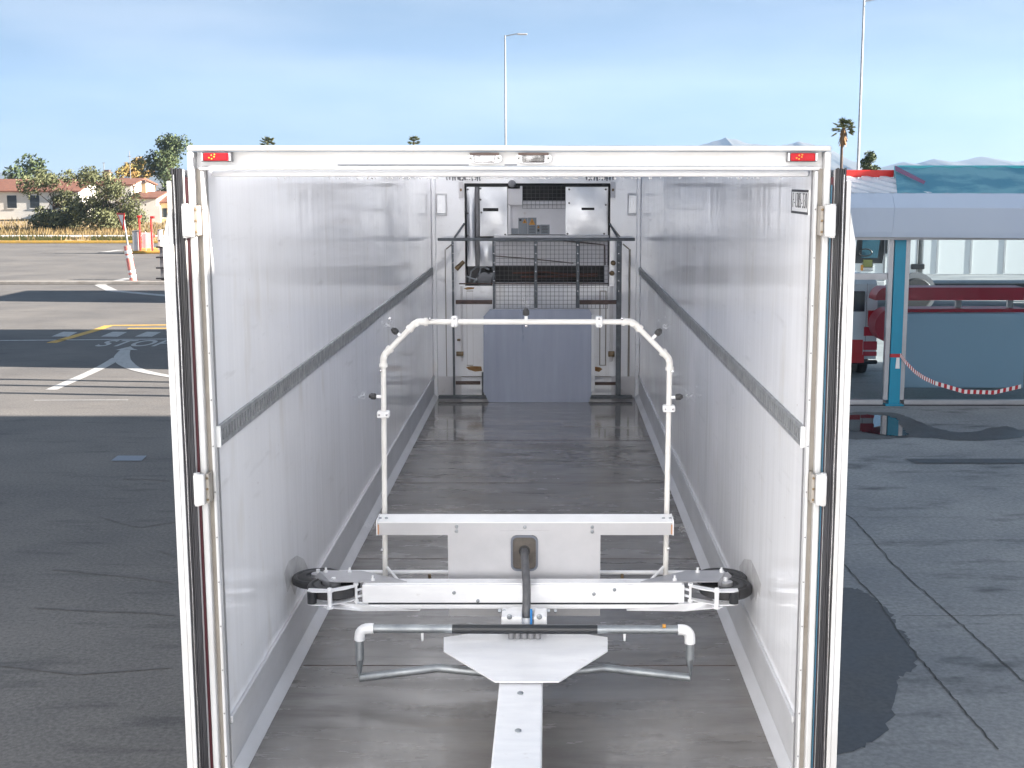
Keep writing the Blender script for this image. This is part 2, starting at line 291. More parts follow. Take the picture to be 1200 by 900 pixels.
class MB:
    """Collects shapes given in world metres and links them as one mesh object."""
    def __init__(s): s.bm = bmesh.new()
    def box(s, x0, x1, y0, y1, z0, z1, bev=0.0):
        r = bmesh.ops.create_cube(s.bm, size=1.0); vs = r['verts']
        for v in vs: v.co = Vector(((x0 + x1) / 2 + v.co.x * (x1 - x0), (y0 + y1) / 2 + v.co.y * (y1 - y0), (z0 + z1) / 2 + v.co.z * (z1 - z0)))
        if bev:
            es = list({e for v in vs for e in v.link_edges})
            bmesh.ops.bevel(s.bm, geom=es, offset=bev, segments=2, affect='EDGES', profile=.5)
        return s
    def hexa(s, pts):           # eight corners: bottom 4, top 4
        v = [s.bm.verts.new(p) for p in pts]
        for f in ((0, 3, 2, 1), (4, 5, 6, 7), (0, 1, 5, 4), (1, 2, 6, 5), (2, 3, 7, 6), (3, 0, 4, 7)): s.bm.faces.new([v[i] for i in f])
        return s
    def cyl(s, a, b, r, r2=None, seg=14, cap=True):
        a, b = Vector(a), Vector(b); d = b - a
        q = d.to_track_quat('Z', 'Y').to_matrix().to_4x4()
        bmesh.ops.create_cone(s.bm, cap_ends=cap, segments=seg, radius1=r, radius2=r if r2 is None else r2, depth=d.length,
                              matrix=Matrix.Translation((a + b) / 2) @ q)
        return s
    def tube(s, pts, r, seg=12):
        pts = [Vector(p) for p in pts]; rings = []
        t0 = (pts[1] - pts[0]).normalized(); n = t0.orthogonal().normalized()
        for i, p in enumerate(pts):
            t = (pts[min(i + 1, len(pts) - 1)] - pts[max(i - 1, 0)]).normalized()
            n = (n - t * n.dot(t)).normalized(); b = t.cross(n)
            rr = r[i] if isinstance(r, (list, tuple)) else r
            rings.append([s.bm.verts.new(p + (n * math.cos(2 * math.pi * k / seg) + b * math.sin(2 * math.pi * k / seg)) * rr) for k in range(seg)])
        for A, B in zip(rings, rings[1:]):
            for k in range(seg): s.bm.faces.new((A[k], A[(k + 1) % seg], B[(k + 1) % seg], B[k]))
        s.bm.faces.new(rings[0][::-1]); s.bm.faces.new(rings[-1]); return s
    def prism(s, pts, vec):     # polygon of 3-D points pushed along vec
        vec = Vector(vec); A = [s.bm.verts.new(p) for p in pts]; B = [s.bm.verts.new(Vector(p) + vec) for p in pts]; n = len(A)
        s.bm.faces.new(A); s.bm.faces.new(B[::-1])
        for i in range(n): s.bm.faces.new((A[i], A[(i + 1) % n], B[(i + 1) % n], B[i]))
        return s
    def poly(s, pts): s.bm.faces.new([s.bm.verts.new(p) for p in pts]); return s
    def lathe(s, c, axis, prof, seg=28):   # prof = [(radius, along)], axis a unit vector
        c = Vector(c); ax = Vector(axis).normalized(); n = ax.orthogonal().normalized(); b = ax.cross(n); rings = []
        for r_, h in prof:
            rings.append([s.bm.verts.new(c + ax * h + (n * math.cos(2 * math.pi * k / seg) + b * math.sin(2 * math.pi * k / seg)) * r_) for k in range(seg)])
        for A, B in zip(rings, rings[1:]):
            for k in range(seg): s.bm.faces.new((A[k], A[(k + 1) % seg], B[(k + 1) % seg], B[k]))
        s.bm.faces.new(rings[0][::-1]); s.bm.faces.new(rings[-1]); return s
    def build_split(s, name, mat, parent, smooth):
        bm = s.bm; bm.verts.index_update(); seen = set(); groups = []
        for v in bm.verts:
            if v in seen: continue
            st_, g = [v], []; seen.add(v)
            while st_:
                q = st_.pop(); g.append(q)
                for e in q.link_edges:
                    w = e.other_vert(q)
                    if w not in seen: seen.add(w); st_.append(w)
            groups.append(g)
        first = None
        for g in groups:
            n = MB(); mp_ = {v: n.bm.verts.new(v.co) for v in g}; fs = {f for v in g for f in v.link_faces}
            for f in fs: n.bm.faces.new([mp_[v] for v in f.verts])
            SPLIT.discard(name); o = n.build(name, mat, parent, smooth); SPLIT.add(name); first = first or o
        bm.free(); return first
    def build(s, name, mat, parent=None, smooth=False, label=None, kind=None):
        bmesh.ops.recalc_face_normals(s.bm, faces=s.bm.faces)
        off = world_loc(parent) if parent else Vector((0, 0, 0))
        if parent and name in SPLIT: return s.build_split(name, mat, parent, smooth)
        me = bpy.data.meshes.new(name)
        if parent: bmesh.ops.translate(s.bm, verts=s.bm.verts, vec=-off)
        s.bm.to_mesh(me); s.bm.free(); me.materials.append(M[mat] if isinstance(mat, str) else mat)
        if smooth:
            for p in me.polygons: p.use_smooth = True
            try: me.set_sharp_from_angle(angle=R(35))
            except Exception: pass
        o = bpy.data.objects.new(name, me); COL.objects.link(o)
        if parent: o.parent = parent
        return tag(o, label, None, None, kind)
def copy_tree(o, parent=None):
    c = o.copy(); COL.objects.link(c)
    if parent: c.parent = parent
    for ch in list(o.children): copy_tree(ch, c)
    return c
def text_mesh(name, txt, size, mat, parent, origin, right, up, extrude=.001, spacing=1.0, scale_x=1.0, thin=0.0):
    cu = bpy.data.curves.new(name, 'FONT'); cu.body = txt; cu.size = size; cu.extrude = extrude; cu.offset = thin; cu.space_character = spacing; cu.align_x = 'CENTER'; cu.align_y = 'CENTER'
    tmp = bpy.data.objects.new(name + '_tmp', cu); COL.objects.link(tmp)
    dg = bpy.context.evaluated_depsgraph_get(); me = bpy.data.meshes.new_from_object(tmp.evaluated_get(dg))
    bpy.data.objects.remove(tmp)
    rt, u = Vector(right).normalized(), Vector(up).normalized(); n = rt.cross(u); o3 = Vector(origin)
    off = world_loc(parent) if parent else Vector((0, 0, 0))
    for v in me.vertices: v.co = o3 + rt * v.co.x * scale_x + u * v.co.y + n * v.co.z - off
    me.materials.clear(); me.materials.append(M[mat]); me.name = name
    o = bpy.data.objects.new(name, me); COL.objects.link(o)
    if parent: o.parent = parent
    return o

# ================================================================== THE SETTING
def sheet(name, pts, z, mat, kind='structure'):
    b = MB(); b.poly([(p[0], p[1], z) for p in pts]); return b.build(name, mat, kind=kind)
sheet('ground', [(-3200, -300), (3200, -300), (3200, 3300), (-3200, 3300)], 0.0, 'asphalt')
sheet('pavement', [(1.6, -25), (60, -25), (60, 60), (1.6, 60)], .004, 'concrete')
# slab joints, drain and damp patches on the apron
j = MB()
def line_px(b, pts, w, z, rag=0.0):
    if rag:
        q = []
        for a, c in zip(pts, pts[1:]):
            n = max(2, int(math.hypot(c[0] - a[0], c[1] - a[1]) / 5))
            for k in range(n): q.append((a[0] + (c[0] - a[0]) * k / n + random.uniform(-rag, rag), a[1] + (c[1] - a[1]) * k / n + random.uniform(-rag, rag)))
        pts = q + [pts[-1]]
    for a, c in zip(pts, pts[1:]):
        a, c = onZ(*a), onZ(*c); d = (c - a).normalized(); n = Vector((-d.y, d.x, 0)) * w / 2
        b.poly([(p.x, p.y, z) for p in (a - n, c - n, c + n, a + n)])
line_px(j, [(930, 575), (996, 606), (1022, 633), (1040, 655), (1066, 680), (1090, 700), (1200, 800)], .014, .012, 1.1)
line_px(j, [(960, 630), (990, 664), (1030, 706), (1050, 738), (1075, 770), (1170, 880)], .013, .012, 1.1)
line_px(j, [(1000, 607), (1130, 607)], .008, .012, .4); line_px(j, [(1058, 723), (1200, 722)], .009, .012, .4); line_px(j, [(1010, 634), (1200, 634)], .006, .012, .4)
j.build('pavement_joints', 'joint', kind='structure')
def blob(name, pts, z, mat, n=64, jit=.03):
    b = MB(); P = [onZ(*p) for p in pts]; o = []
    for i in range(len(P)):      # closed Catmull-Rom outline
        p0, p1, p2, p3 = P[i - 1], P[i], P[(i + 1) % len(P)], P[(i + 2) % len(P)]
        for k in range(8):
            t = k / 8; q = .5 * ((2 * p1) + (p2 - p0) * t + (2 * p0 - 5 * p1 + 4 * p2 - p3) * t * t + (3 * p1 - p0 - 3 * p2 + p3) * t ** 3)
            o.append((q.x + random.uniform(-jit, jit), q.y + random.uniform(-jit, jit), z))
    b.poly(o); return b.build(name, mat, kind='structure')
blob('wet_ground', [(940, 690), (985, 690), (1008, 692), (1026, 704), (1042, 718), (1054, 738), (1068, 752), (1070, 785), (1050, 800), (1040, 850), (1000, 880), (930, 860)], .008, 'wet')
blob('wet_ground', [(985, 486), (1040, 484), (1062, 488), (1090, 500), (1130, 507), (1180, 500), (1200, 512), (1130, 517), (1080, 513), (1030, 515), (985, 512)], .008, 'wet')
blob('water', [(970, 490), (1000, 487), (1035, 488), (1050, 492), (1056, 500), (1062, 507), (1064, 511), (1050, 512), (1030, 510), (1005, 506), (970, 503)], .016, 'puddle')
# road beyond: kerbs, verge, island
kY = onZ(150, 285).y
b = MB(); b.box(-120, 60, kY, 230, .0, .14); b.build('grass_ground', 'grass_soil', kind='structure')
b = MB(); b.box(-120, 60, kY - .30, kY - .004, .0, .16, .03); b.build('kerb', 'yellow_line', kind='structure')
b = MB(); p0 = onZ(100, 333); b.box(-34, -9, p0.y - .14, p0.y + .14, 0, .12, .02); b.build('kerb', 'kerb', kind='structure')
b = MB(); a, c = onZ(147, 297), onZ(190, 297)
b.box(a.x, c.x + .5, a.y - .35, a.y + 3.2, 0, .16, .05); b.build('traffic_island', 'yellow_line', kind='structure')
# painted markings
mk = MB()
def quad_px(b, pts, z=.006): b.poly([(p.x, p.y, z) for p in (onZ(*q) for q in pts)])
line_px(mk, [(0, 399.3), (215, 397.3)], .16, .006)
for x in (60, 118, 158, 202): quad_px(mk, [(x, 394.6), (x + 20, 394.8), (x + 31, 389.3), (x + 14, 389.0)])
def curve_px(b, pts, ws, z=.006, n=14):
    P = [onZ(*p) for p in pts]; Q = []; WW = []
    for i in range(len(P) - 1):
        p0, p1, p2, p3 = P[max(i - 1, 0)], P[i], P[i + 1], P[min(i + 2, len(P) - 1)]
        for k in range(n + (i == len(P) - 2)):
            t = k / n; Q.append(.5 * ((2 * p1) + (p2 - p0) * t + (2 * p0 - 5 * p1 + 4 * p2 - p3) * t * t + (3 * p1 - p0 - 3 * p2 + p3) * t ** 3)); WW.append(ws[i] + (ws[i + 1] - ws[i]) * t)
    for i in range(len(Q) - 1):
        d0 = (Q[min(i + 1, len(Q) - 1)] - Q[max(i - 1, 0)]).normalized(); d1 = (Q[min(i + 2, len(Q) - 1)] - Q[i]).normalized()
        n0 = Vector((-d0.y, d0.x, 0)) * WW[i] / 2; n1 = Vector((-d1.y, d1.x, 0)) * WW[i + 1] / 2
        b.poly([(p.x, p.y, z) for p in (Q[i] - n0, Q[i + 1] - n1, Q[i + 1] + n1, Q[i] + n0)])
curve_px(mk, [(60, 457), (114, 433), (138, 419.5)], [.22, .22, .24])
curve_px(mk, [(147.5, 409.5), (143, 418), (147, 426), (163, 434), (200, 441.5), (235, 446)], [.2, .34, .34, .24, .18, .18], z=.007)
quad_px(mk, [(135, 410.6), (153, 406.2), (156.5, 409), (162, 410.6)], z=.008)
quad_px(mk, [(137, 420), (143, 411), (150, 410.4), (146, 420)], z=.0085)
line_px(mk, [(40, 469.3), (150, 469)], .05, .006)
line_px(mk, [(117, 334), (152, 326)], .4, .006); line_px(mk, [(117, 334), (132, 341), (205, 347.5)], .4, .0065)
line_px(mk, [(122, 295.5), (142, 293)], .5, .006)
mk.build('road_markings', 'white_line', kind='structure')
fs = MB()
for pts in ([(115, 605), (140, 612), (163, 619), (205, 612)], [(60, 668), (115, 672), (165, 677), (205, 683)], [(40, 712), (115, 717), (180, 718), (205, 722)], [(185, 645), (200, 650), (212, 656)], [(145, 561), (175, 562), (200, 564)], [(0, 780), (90, 790), (200, 782)]):
    line_px(fs, [(x + random.uniform(-1, 1), y + random.uniform(-.6, .6)) for x, y in pts], .035, .005)
fs.build('road_scratches', 'faint_line', kind='structure')
mk = MB()
line_px(mk, [(60, 402), (115, 386.3), (128, 381.6)], .25, .006); line_px(mk, [(128, 381.6), (215, 380.9)], .22, .0065); line_px(mk, [(150, 385), (215, 384.9)], .2, .006)
mk.build('yellow_road_markings', 'yellow_line', kind='structure')
sp = onZ(158, 402.2); st = text_mesh('stop_lettering', 'STOP', 1.0, 'white_line', None, (sp.x, sp.y, .007), (1, 0, 0), (0, 1, 0), .0, 1.08, 1.0, .018)
e0, e1, e2 = onZ(109, 406.2), onZ(192, 406.2), onZ(158, 398.8); vx = [v.co.x for v in st.data.vertices]; vy = [v.co.y for v in st.data.vertices]
for v in st.data.vertices: v.co = Vector((e0.x + (v.co.x - min(vx)) / (max(vx) - min(vx)) * (e1.x - e0.x), e0.y + (v.co.y - min(vy)) / (max(vy) - min(vy)) * (e2.y - e0.y), .007))
tag(st, kind='structure')
b = MB(); quad_px(b, [(130, 540.5), (166, 540.5), (172, 534.5), (138, 534.5)], .008); tag(b.build('manhole_cover', 'rim'), 'square blue-grey metal manhole cover in the shaded asphalt', 'manhole cover')
b = MB(); quad_px(b, [(1072, 544), (1200, 544), (1200, 538.5), (1060, 538.5)], .013); tag(b.build('drain_cover', 'wet'), 'long dark drain grate set in the concrete by the puddle', 'drain cover')

# mountains: a ridge with real relief, 2.4 km off
def ridge(pts, Y, depth):
    b = MB(); rows = []
    xs = []
    for i in range(len(pts) - 1):
        n = max(2, int((pts[i + 1][0] - pts[i][0]) / 3))
        for k in range(n): xs.append((pts[i][0] + (pts[i + 1][0] - pts[i][0]) * k / n, pts[i][1] + (pts[i + 1][1] - pts[i][1]) * k / n))
    xs.append(pts[-1])
    for r_, (f, dy) in enumerate(((0, -depth), (.35, -depth * .6), (.72, -depth * .25), (1, 0), (.6, depth * .5), (0, depth))):
        row = []
        for px, py in xs:
            top = onY(px, py, Y); jit = random.uniform(-.025, .025) if 0 < f < 1 else random.uniform(-.012, .012)
            row.append(b.bm.verts.new((top.x, Y + dy + (random.uniform(-.03, .03) * depth if 0 < f < 1 else 0), max(-1, top.z * (f + (jit if f else 0))))))
        rows.append(row)
    for A, B in zip(rows, rows[1:]):
        for k in range(len(A) - 1): b.bm.faces.new((A[k], A[k + 1], B[k + 1], B[k]))
    return b
ridge([(-300, 204), (-120, 198), (60, 204), (240, 206), (420, 204), (600, 200), (740, 190), (800, 176), (828, 168), (850, 161.5), (864, 164), (874, 168), (910, 171), (925, 169), (937, 165.5), (947, 168), (968, 173), (978, 178), (986, 186), (1004, 195), (1030, 198), (1044, 194), (1058, 189.5), (1068, 191), (1075, 194), (1082, 190), (1094, 186), (1118, 190), (1150, 183), (1190, 190), (1260, 181), (1400, 196), (1560, 203)],
      2400, 500).build('mountains', 'mountain', smooth=True, kind='structure')

def haze():
    b = MB(); b.box(-3400, 3400, -400, 3500, -1, 260); o = b.build('haze', 'asphalt', kind='stuff'); o['label'] = 'thin blue daylight haze over the whole place'; o['category'] = 'haze'
    m = bpy.data.materials.new('haze_air'); m.use_nodes = True; t = m.node_tree; t.nodes.clear(); q = t.nodes.new('ShaderNodeOutputMaterial'); v = t.nodes.new('ShaderNodeVolumePrincipled')
    v.inputs['Color'].default_value = (.45, .66, 1, 1); v.inputs['Density'].default_value = .00015; v.inputs['Anisotropy'].default_value = .2
    t.links.new(v.outputs[0], q.inputs['Volume']); o.data.materials.clear(); o.data.materials.append(m)
haze()
# ================================================================== REFRIGERATED TRAILER
Z0 = 1.25; HW = 1.23; YR = 5.265; YF = 15.234; ZC = Z0 + 2.618
T = thing('refrigerated_trailer', 'white refrigerated trailer with open rear doors and a wet dark floor inside', 'trailer', (0, YR, 0))
b = MB(); b.box(-HW + .001, HW - .001, YR - .05, YF + .02, Z0 - .14, Z0); b.build('floor', 'floor', T)
for s in (-1, 1):
    b = MB(); b.box(min(s * HW, s * (HW + .055)), max(s * HW, s * (HW + .055)), YR + .003, YF + .10, Z0 - .10, ZC + .05); b.build('side_wall', 'wall', T)
b = MB(); b.box(-HW - .05, HW + .05, YR + .052, YF + .08, ZC, ZC + .006); b.build('ceiling', 'roof_sheet', T)  # roof made translucent to light the box from above
# floor sheets' seams and edge gutter profiles (aluminium kick plates)
b = MB()
for py in (516, 566, 655, 780):
    y = onZ(640, py, Z0).y; b.box(-HW + .07, HW - .07, y - .0025, y + .0025, Z0 + .0005, Z0 + .002)
b.build('floor_seam', 'brown_bar', T)
for s in (-1, 1):
    k = MB(); x0, x1 = sorted((s * HW, s * (HW - .008))); k.box(x0, x1, YR + .02, YF - .01, Z0 + .02, Z0 + .24, .002)
    x0, x1 = sorted((s * HW, s * (HW - .016))); k.box(x0, x1, YR + .02, YF - .01, Z0 + .245, Z0 + .275, .004)
    k.hexa([(s * (HW - .009), YR + .02, Z0), (s * (HW - .055), YR + .02, Z0 + .001), (s * (HW - .055), YF - .01, Z0 + .001), (s * (HW - .009), YF - .01, Z0),
            (s * (HW - .009), YR + .02, Z0 + .05), (s * (HW - .055), YR + .02, Z0 + .006), (s * (HW - .055), YF - .01, Z0 + .006), (s * (HW - .009), YF - .01, Z0 + .05)])
    kp = k.build('kick_plate', 'kick', T)
for s, pts in ((-1, [(333, 672), (338, 658), (348, 651), (356, 655), (362, 668), (358, 684), (352, 690), (349, 684), (346, 698), (343, 690), (341, 684), (337, 694), (335, 683)]),
               (1, [(866, 664), (872, 655), (880, 656), (886, 668), (892, 684), (890, 700), (888, 693), (886, 706), (884, 699), (880, 704), (876, 690), (868, 680)])):
    b = MB(); b.prism([onX(x, y, s * (HW - .0015)) for x, y in pts], (s * .001, 0, 0)); b.build('rubber_smear', 'smear', T)
# load-lock tracks
for s, pn, pf in ((-1, (257, 508.5), (507, 319)), (1, (940, 511), (752, 321))):
    A = onX(pn[0], pn[1], s * (HW - .01)); B = onX(pf[0], pf[1], s * (HW - .01)); z = (A.z + B.z) / 2; h = .025
    xw = s * HW; xi = s * (HW - .014); q = sorted((xw, xi))
    b = MB()
    b.box(*q, A.y, YF - .02, z - h - .02, z - h, .002); b.box(*q, A.y, YF - .02, z + h, z + h + .02, .002)
    x2 = sorted((xw, s * (HW - .004))); b.box(*x2, A.y + .01, YF - .02, z - h, z + h)
    n = int((YF - .02 - A.y) / .05)
    for i in range(n):
        y = A.y + .012 + i * .05
        x3 = sorted((s * (HW - .005), xi)); b.box(*x3, y, y + .030, z - h, z + h)
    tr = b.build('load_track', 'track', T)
    e = MB(); e.box(*sorted((s * (HW - .0042), s * (HW - .0048))), A.y + .012, YF - .022, z - h + .001, z + h - .001); e.build('slot_shade', 'black', tr)  # black strip paints the shade inside the slots
    e = MB(); e.box(*sorted((xw, s * (HW - .018))), A.y - .012, A.y - .001, z - h - .02, z + h + .02, .002); e.build('end_cap', 'board_edge', tr)
# registration sign on the right wall
xr = HW - .004
c1, c2, c3, c4 = onX(928.5, 221, xr), onX(948, 223.5, xr), onX(947, 253, xr), onX(928.5, 248.5, xr)
yA, yB = c2.y, c1.y; zt = (c1.z + c2.z) / 2; zb = (c3.z + c4.z) / 2
b = MB(); b.box(xr - .001, HW, yA, yB, zb, zt); sg = b.build('registration_sign', 'board_edge', T)
b = MB(); b.box(xr - .003, xr - .001, yA, yB, zt - .010, zt); b.box(xr - .003, xr - .001, yA, yB, zb, zb + .010)
b.box(xr - .003, xr - .001, yB - .004, yB, zb + .011, zt - .011); b.box(xr - .003, xr - .001, yA, yA + .002, zb + .011, zt - .011); b.build('border', 'ink', sg)
tx = text_mesh('lettering', 'F-1385-330', .15, 'ink', sg, (xr - .002, (yA + yB) / 2, (zt + zb) / 2), (0, -1, 0), (0, 0, 1), .0008, 1.15, 1.0, -.004)
ys = [v.co.y for v in tx.data.vertices]; w = max(ys) - min(ys); zs = [v.co.z for v in tx.data.vertices]; hh = max(zs) - min(zs); my, mz = (max(ys) + min(ys)) / 2, (max(zs) + min(zs)) / 2
for v in tx.data.vertices: v.co.y = my + (v.co.y - my) * (yB - yA) * .84 / w; v.co.z = mz + (v.co.z - mz) * (zt - zb) * .62 / hh

# rear portal
def rx(px, Y=5.16, py=210): return onY(px, py, Y).x
FR = YR - .05
b = MB()
xo = 1.290
zt = onY(600, 170.5, FR).z; z1 = onY(600, 177, FR).z; z2 = onY(600, 194.5, FR + .03).z; z3 = onY(600, 199.5, FR).z
b.box(-xo, xo, FR, YR + .05, z1, zt, .008)                                  # top flange
b.box(-xo + .03, xo - .03, FR + .045, YR + .05, z2, z1 - .002)              # header face
b.box(-1.248, 1.248, FR + .01, YR + .05, z3, z2 - .002, .006)               # lower lip
for s in (-1, 1):
    b.box(*sorted((s * 1.264, s * xo)), FR, YR + .06, Z0 - .2, z1 - .002, .006)
    b.box(*sorted((s * (HW - .001), s * 1.242)), FR + .01, YR + .002, Z0 - .02, z3 - .002, .005)
b.box(-1.262, 1.262, FR + .01, YR - .052, Z0 - .22, Z0 + .002, .005)       # rear sill
b.build('rear_frame', 'frame', T)
for s in (-1, 1):
    b = MB(); b.box(*sorted((s * 1.2425, s * 1.2855)), FR + .035, YR + .04, Z0 + .01, z2 - .01); b.build('frame_channel', 'gasket', T)
    b = MB(); b.box(*sorted((s * (HW - .006), s * (HW + .0005))), YR + .004, YR + .016, Z0 + .02, ZC - .002); b.build('wall_edge_seal', 'grey_plastic', T)
# ceiling drip rail just inside the portal
b = MB(); b.box(-HW + .004, HW - .004, YR + .07, YR + .16, ZC - .028, ZC - .001, .01)
for i in range(150):
    x = random.uniform(-1.0, 1.15) if i < 60 else random.gauss(.05, .25)
    y = YR + .10 + random.uniform(-.02, .04); r_ = random.uniform(.003, .006); b.lathe((x, y, ZC - .030), (0, 0, -1), [(r_ * .5, 0), (r_, r_ * .6), (r_ * .3, r_ * 1.4)], 6)
b.build('drip_rail', 'white_metal', T, True)
for s in (-1, 1):
    b = MB()
    for k in range(13): zz = Z0 + .12 + k * .195; b.lathe((s * (HW + .004), FR + .0098, zz), (0, -1, 0), [(.0035, 0), (.0035, .002), (.0015, .003)], 8)
    b.build('rivet', 'grey_plastic', T, True)
# rear lamps
def marker_lamp(cx, cy):
    p = onY(cx, cy, FR + .045); hw = .061; hh = .019
    m = MB(); m.box(p.x - hw, p.x + hw, FR + .012, FR + .044, p.z - hh, p.z + hh, .004); body = m.build('marker_lamp', 'grey_plastic', T)
    m = MB(); m.box(p.x - hw + .012, p.x + hw - .012, FR - .004, FR + .0115, p.z - hh + .003, p.z + hh - .004, .004); lens = m.build('lens', 'red_lens', body)
    s = -1 if cx < 600 else 1
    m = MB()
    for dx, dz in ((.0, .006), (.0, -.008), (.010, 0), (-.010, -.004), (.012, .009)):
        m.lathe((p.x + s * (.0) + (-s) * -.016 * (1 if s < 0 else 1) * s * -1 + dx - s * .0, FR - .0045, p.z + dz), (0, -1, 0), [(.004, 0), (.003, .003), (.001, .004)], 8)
    m.build('amber_glint', 'amber', body, True)
    m = MB()
    for e in (-1, 1): m.box(p.x + e * (hw - .006) - .0045, p.x + e * (hw - .006) + .0045, FR + .001, FR + .0115, p.z - hh + .002, p.z + hh - .002, .002)
    m.build('end_clip', 'chrome', body)
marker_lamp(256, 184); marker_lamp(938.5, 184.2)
def roof_lamp(x0, x1, y0, y1):
    a, c = onY(x0, y0, FR + .045), onY(x1, y1, FR + .045); zc = (a.z + c.z) / 2; h = (a.z - c.z) / 2
    m = MB(); pts = []
    for i in range(24):
        t = 2 * math.pi * i / 24; e = .55
        pts.append(((a.x + c.x) / 2 + (c.x - a.x) / 2 * math.copysign(abs(math.cos(t)) ** e, math.cos(t)), FR + .034, zc + h * math.copysign(abs(math.sin(t)) ** .8, math.sin(t))))
    m.prism(pts, (0, .0105, 0)); base = m.build('roof_lamp', 'chrome', T)
    m = MB(); m.box(a.x + .026, c.x - .026, FR + .008, FR + .0335, zc - h + .003, zc + h - .005, .006); m.build('lens', 'clear_lens', base)
    m = MB(); m.box(a.x + .030, c.x - .030, FR + .0338, FR + .0345, zc - h + .004, zc + h - .006); m.build('reflector', 'lamp_inside', base)
    m = MB(); m.box(a.x + .012, c.x - .012, FR + .006, FR + .0335, zc + h - .008, zc + h + .001, .002); m.build('hood', 'brown_bar', base)
    for x in (a.x + .013, c.x - .013): m = MB(); m.lathe((x, FR + .034, zc), (0, -1, 0), [(.009, 0), (.009, .006), (.005, .009)], 12); q = m.build('screw', 'board_edge', base, True); m = MB(); m.cyl((x, FR + .0245, zc), (x, FR + .0255, zc), .003, seg=8); m.build('socket', 'ink', q)
roof_lamp(547.5, 588.5, 179.6, 191.6); roof_lamp(604, 646.5, 179.6, 191.6)
b = MB(); p = onY(500, 194, FR + .045); b.box(p.x - .36, p.x + .17, FR + .043, FR + .0448, p.z + .0, p.z + .0045); p2 = onY(600, 194, FR + .045); b.box(p2.x - .03, p2.x + .02, FR + .043, FR + .0448, p2.z, p2.z + .005); b.build('scuff_mark', 'rim', T)

# doors, folded right back along the trailer's sides: their hinge edge faces us
ZD0, ZD1 = Z0 - .10, onY(205, 198.5, 5.1).z
YD = 5.20
for s in (-1, 1):
    d = MB(); d.box(*sorted((s * 1.303, s * 1.3475)), YD + .001, 6.42, ZD0, ZD1, .003)
    door = d.build('door', 'frame', T)
    m = MB(); m.box(*sorted((s * 1.348, s * 1.3655)), YD - .02, 6.44, ZD0 - .02, ZD1 - .045, .003); m.build('outer_skin', 'frame', door)
    m = MB()       # wider lower skirt with its slanted top
    zs_ = onY(203, 258, YD).z; x0, x1 = s * 1.366, s * 1.391
    m.prism([(x0, YD - .02, ZD0 - .02), (x1, YD - .02, ZD0 - .02), (x1, YD - .02, zs_ - .09), (x0, YD - .02, zs_ + .03)], (0, 1.22, 0)); m.build('edge_trim', 'frame', door)
    for k, (xx, r_) in enumerate(((1.3065, .0032), (1.312, .0036), (1.317, .0036), (1.3245, .0040), (1.333, .0036), (1.342, .0045))):
        m = MB(); m.tube([(s * (xx + random.uniform(-.0009, .0009)), YD - .010 + random.uniform(-.002, .001), ZD0 + .002 + (ZD1 - ZD0 + .002 + .003 * (k % 2)) * t / 30) for t in range(31)], r_, 8); m.build('rubber_seal', 'seal', door, True)
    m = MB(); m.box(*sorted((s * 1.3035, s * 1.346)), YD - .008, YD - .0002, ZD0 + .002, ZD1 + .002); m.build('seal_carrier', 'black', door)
    m = MB(); m.tube([(s * (1.3375 + .0010 * math.sin(t * 1.3)), YD - .014, ZD0 + .01 + (ZD1 - ZD0 - .03) * t / 24) for t in range(25)], .0022, 8); m.build('seal_bead', 'chrome', door, True)
    m = MB(); m.box(*sorted((s * 1.2915, s * 1.3025)), YD + .02, YD + .30, Z0 - .1, ZD1 - .03); m.build('gap_strip', 'maroon', T)
    if s > 0: m = MB(); m.box(*sorted((s * 1.2905, s * 1.2955)), YD + .005, YD + .018, Z0 - .1, ZD1 - .06); m.build('side_strip', 'teal_strip', T)
    for y0, y1 in ((240, 277.5), (555, 591)):
        a, c = onY(220 if y0 < 300 else 232, y0, YD - .03), onY(220 if y0 < 300 else 232, y1, YD - .03)
        m = MB(); m.box(*sorted((s * 1.258, s * 1.302)), YD - .055, YD - .024, c.z, a.z, .006); m.cyl((s * 1.290, YD - .036, c.z - .004), (s * 1.290, YD - .036, a.z + .004), .013)
        hg = m.build('hinge', 'frame', T, True)
        m = MB(); m.box(*sorted((s * 1.2435, s * 1.2575)), YD - .03, FR + .034, c.z + .004, a.z - .004, .003); m.build('hinge_plate', 'gasket', hg)
        m = MB()
        for t in (.15, .5, .85): m.lathe((s * 1.2505, YD - .0305, c.z + (a.z - c.z) * t), (0, -1, 0), [(.005, 0), (.005, .004), (.0025, .006)], 8)
        m.build('bolt', 'brass', hg, True)
# chassis, axles and wheels under the box
b = MB()
for s in (-1, 1): b.box(*sorted((s * .42, s * .52)), YR + .1, YF + .05, .80, 1.108)
for y in (6.6, 9.0, 11.5, 14): b.box(-.419, .419, y, y + .1, .85, 1.0)
for y in (7.2, 8.5, 9.8): b.cyl((-1.0, y, .5), (1.0, y, .5), .06)
b.build('chassis', 'grey_plastic', T)
for y in (7.2, 8.5, 9.8):
    for s in (-1, 1):
        m = MB(); m.lathe((s * .88, y, .5), (s, 0, 0), [(.30, 0), (.46, .0), (.5, .04), (.5, .26), (.46, .30), (.30, .30)], 30); w = m.build('wheel', 'rubber', T, True)
        m = MB(); m.lathe((s * .92, y, .5), (s, 0, 0), [(.297, 0), (.297, .23), (.2, .17), (.12, .20), (.05, .2)], 24); m.build('rim', 'grey_box', w, True)

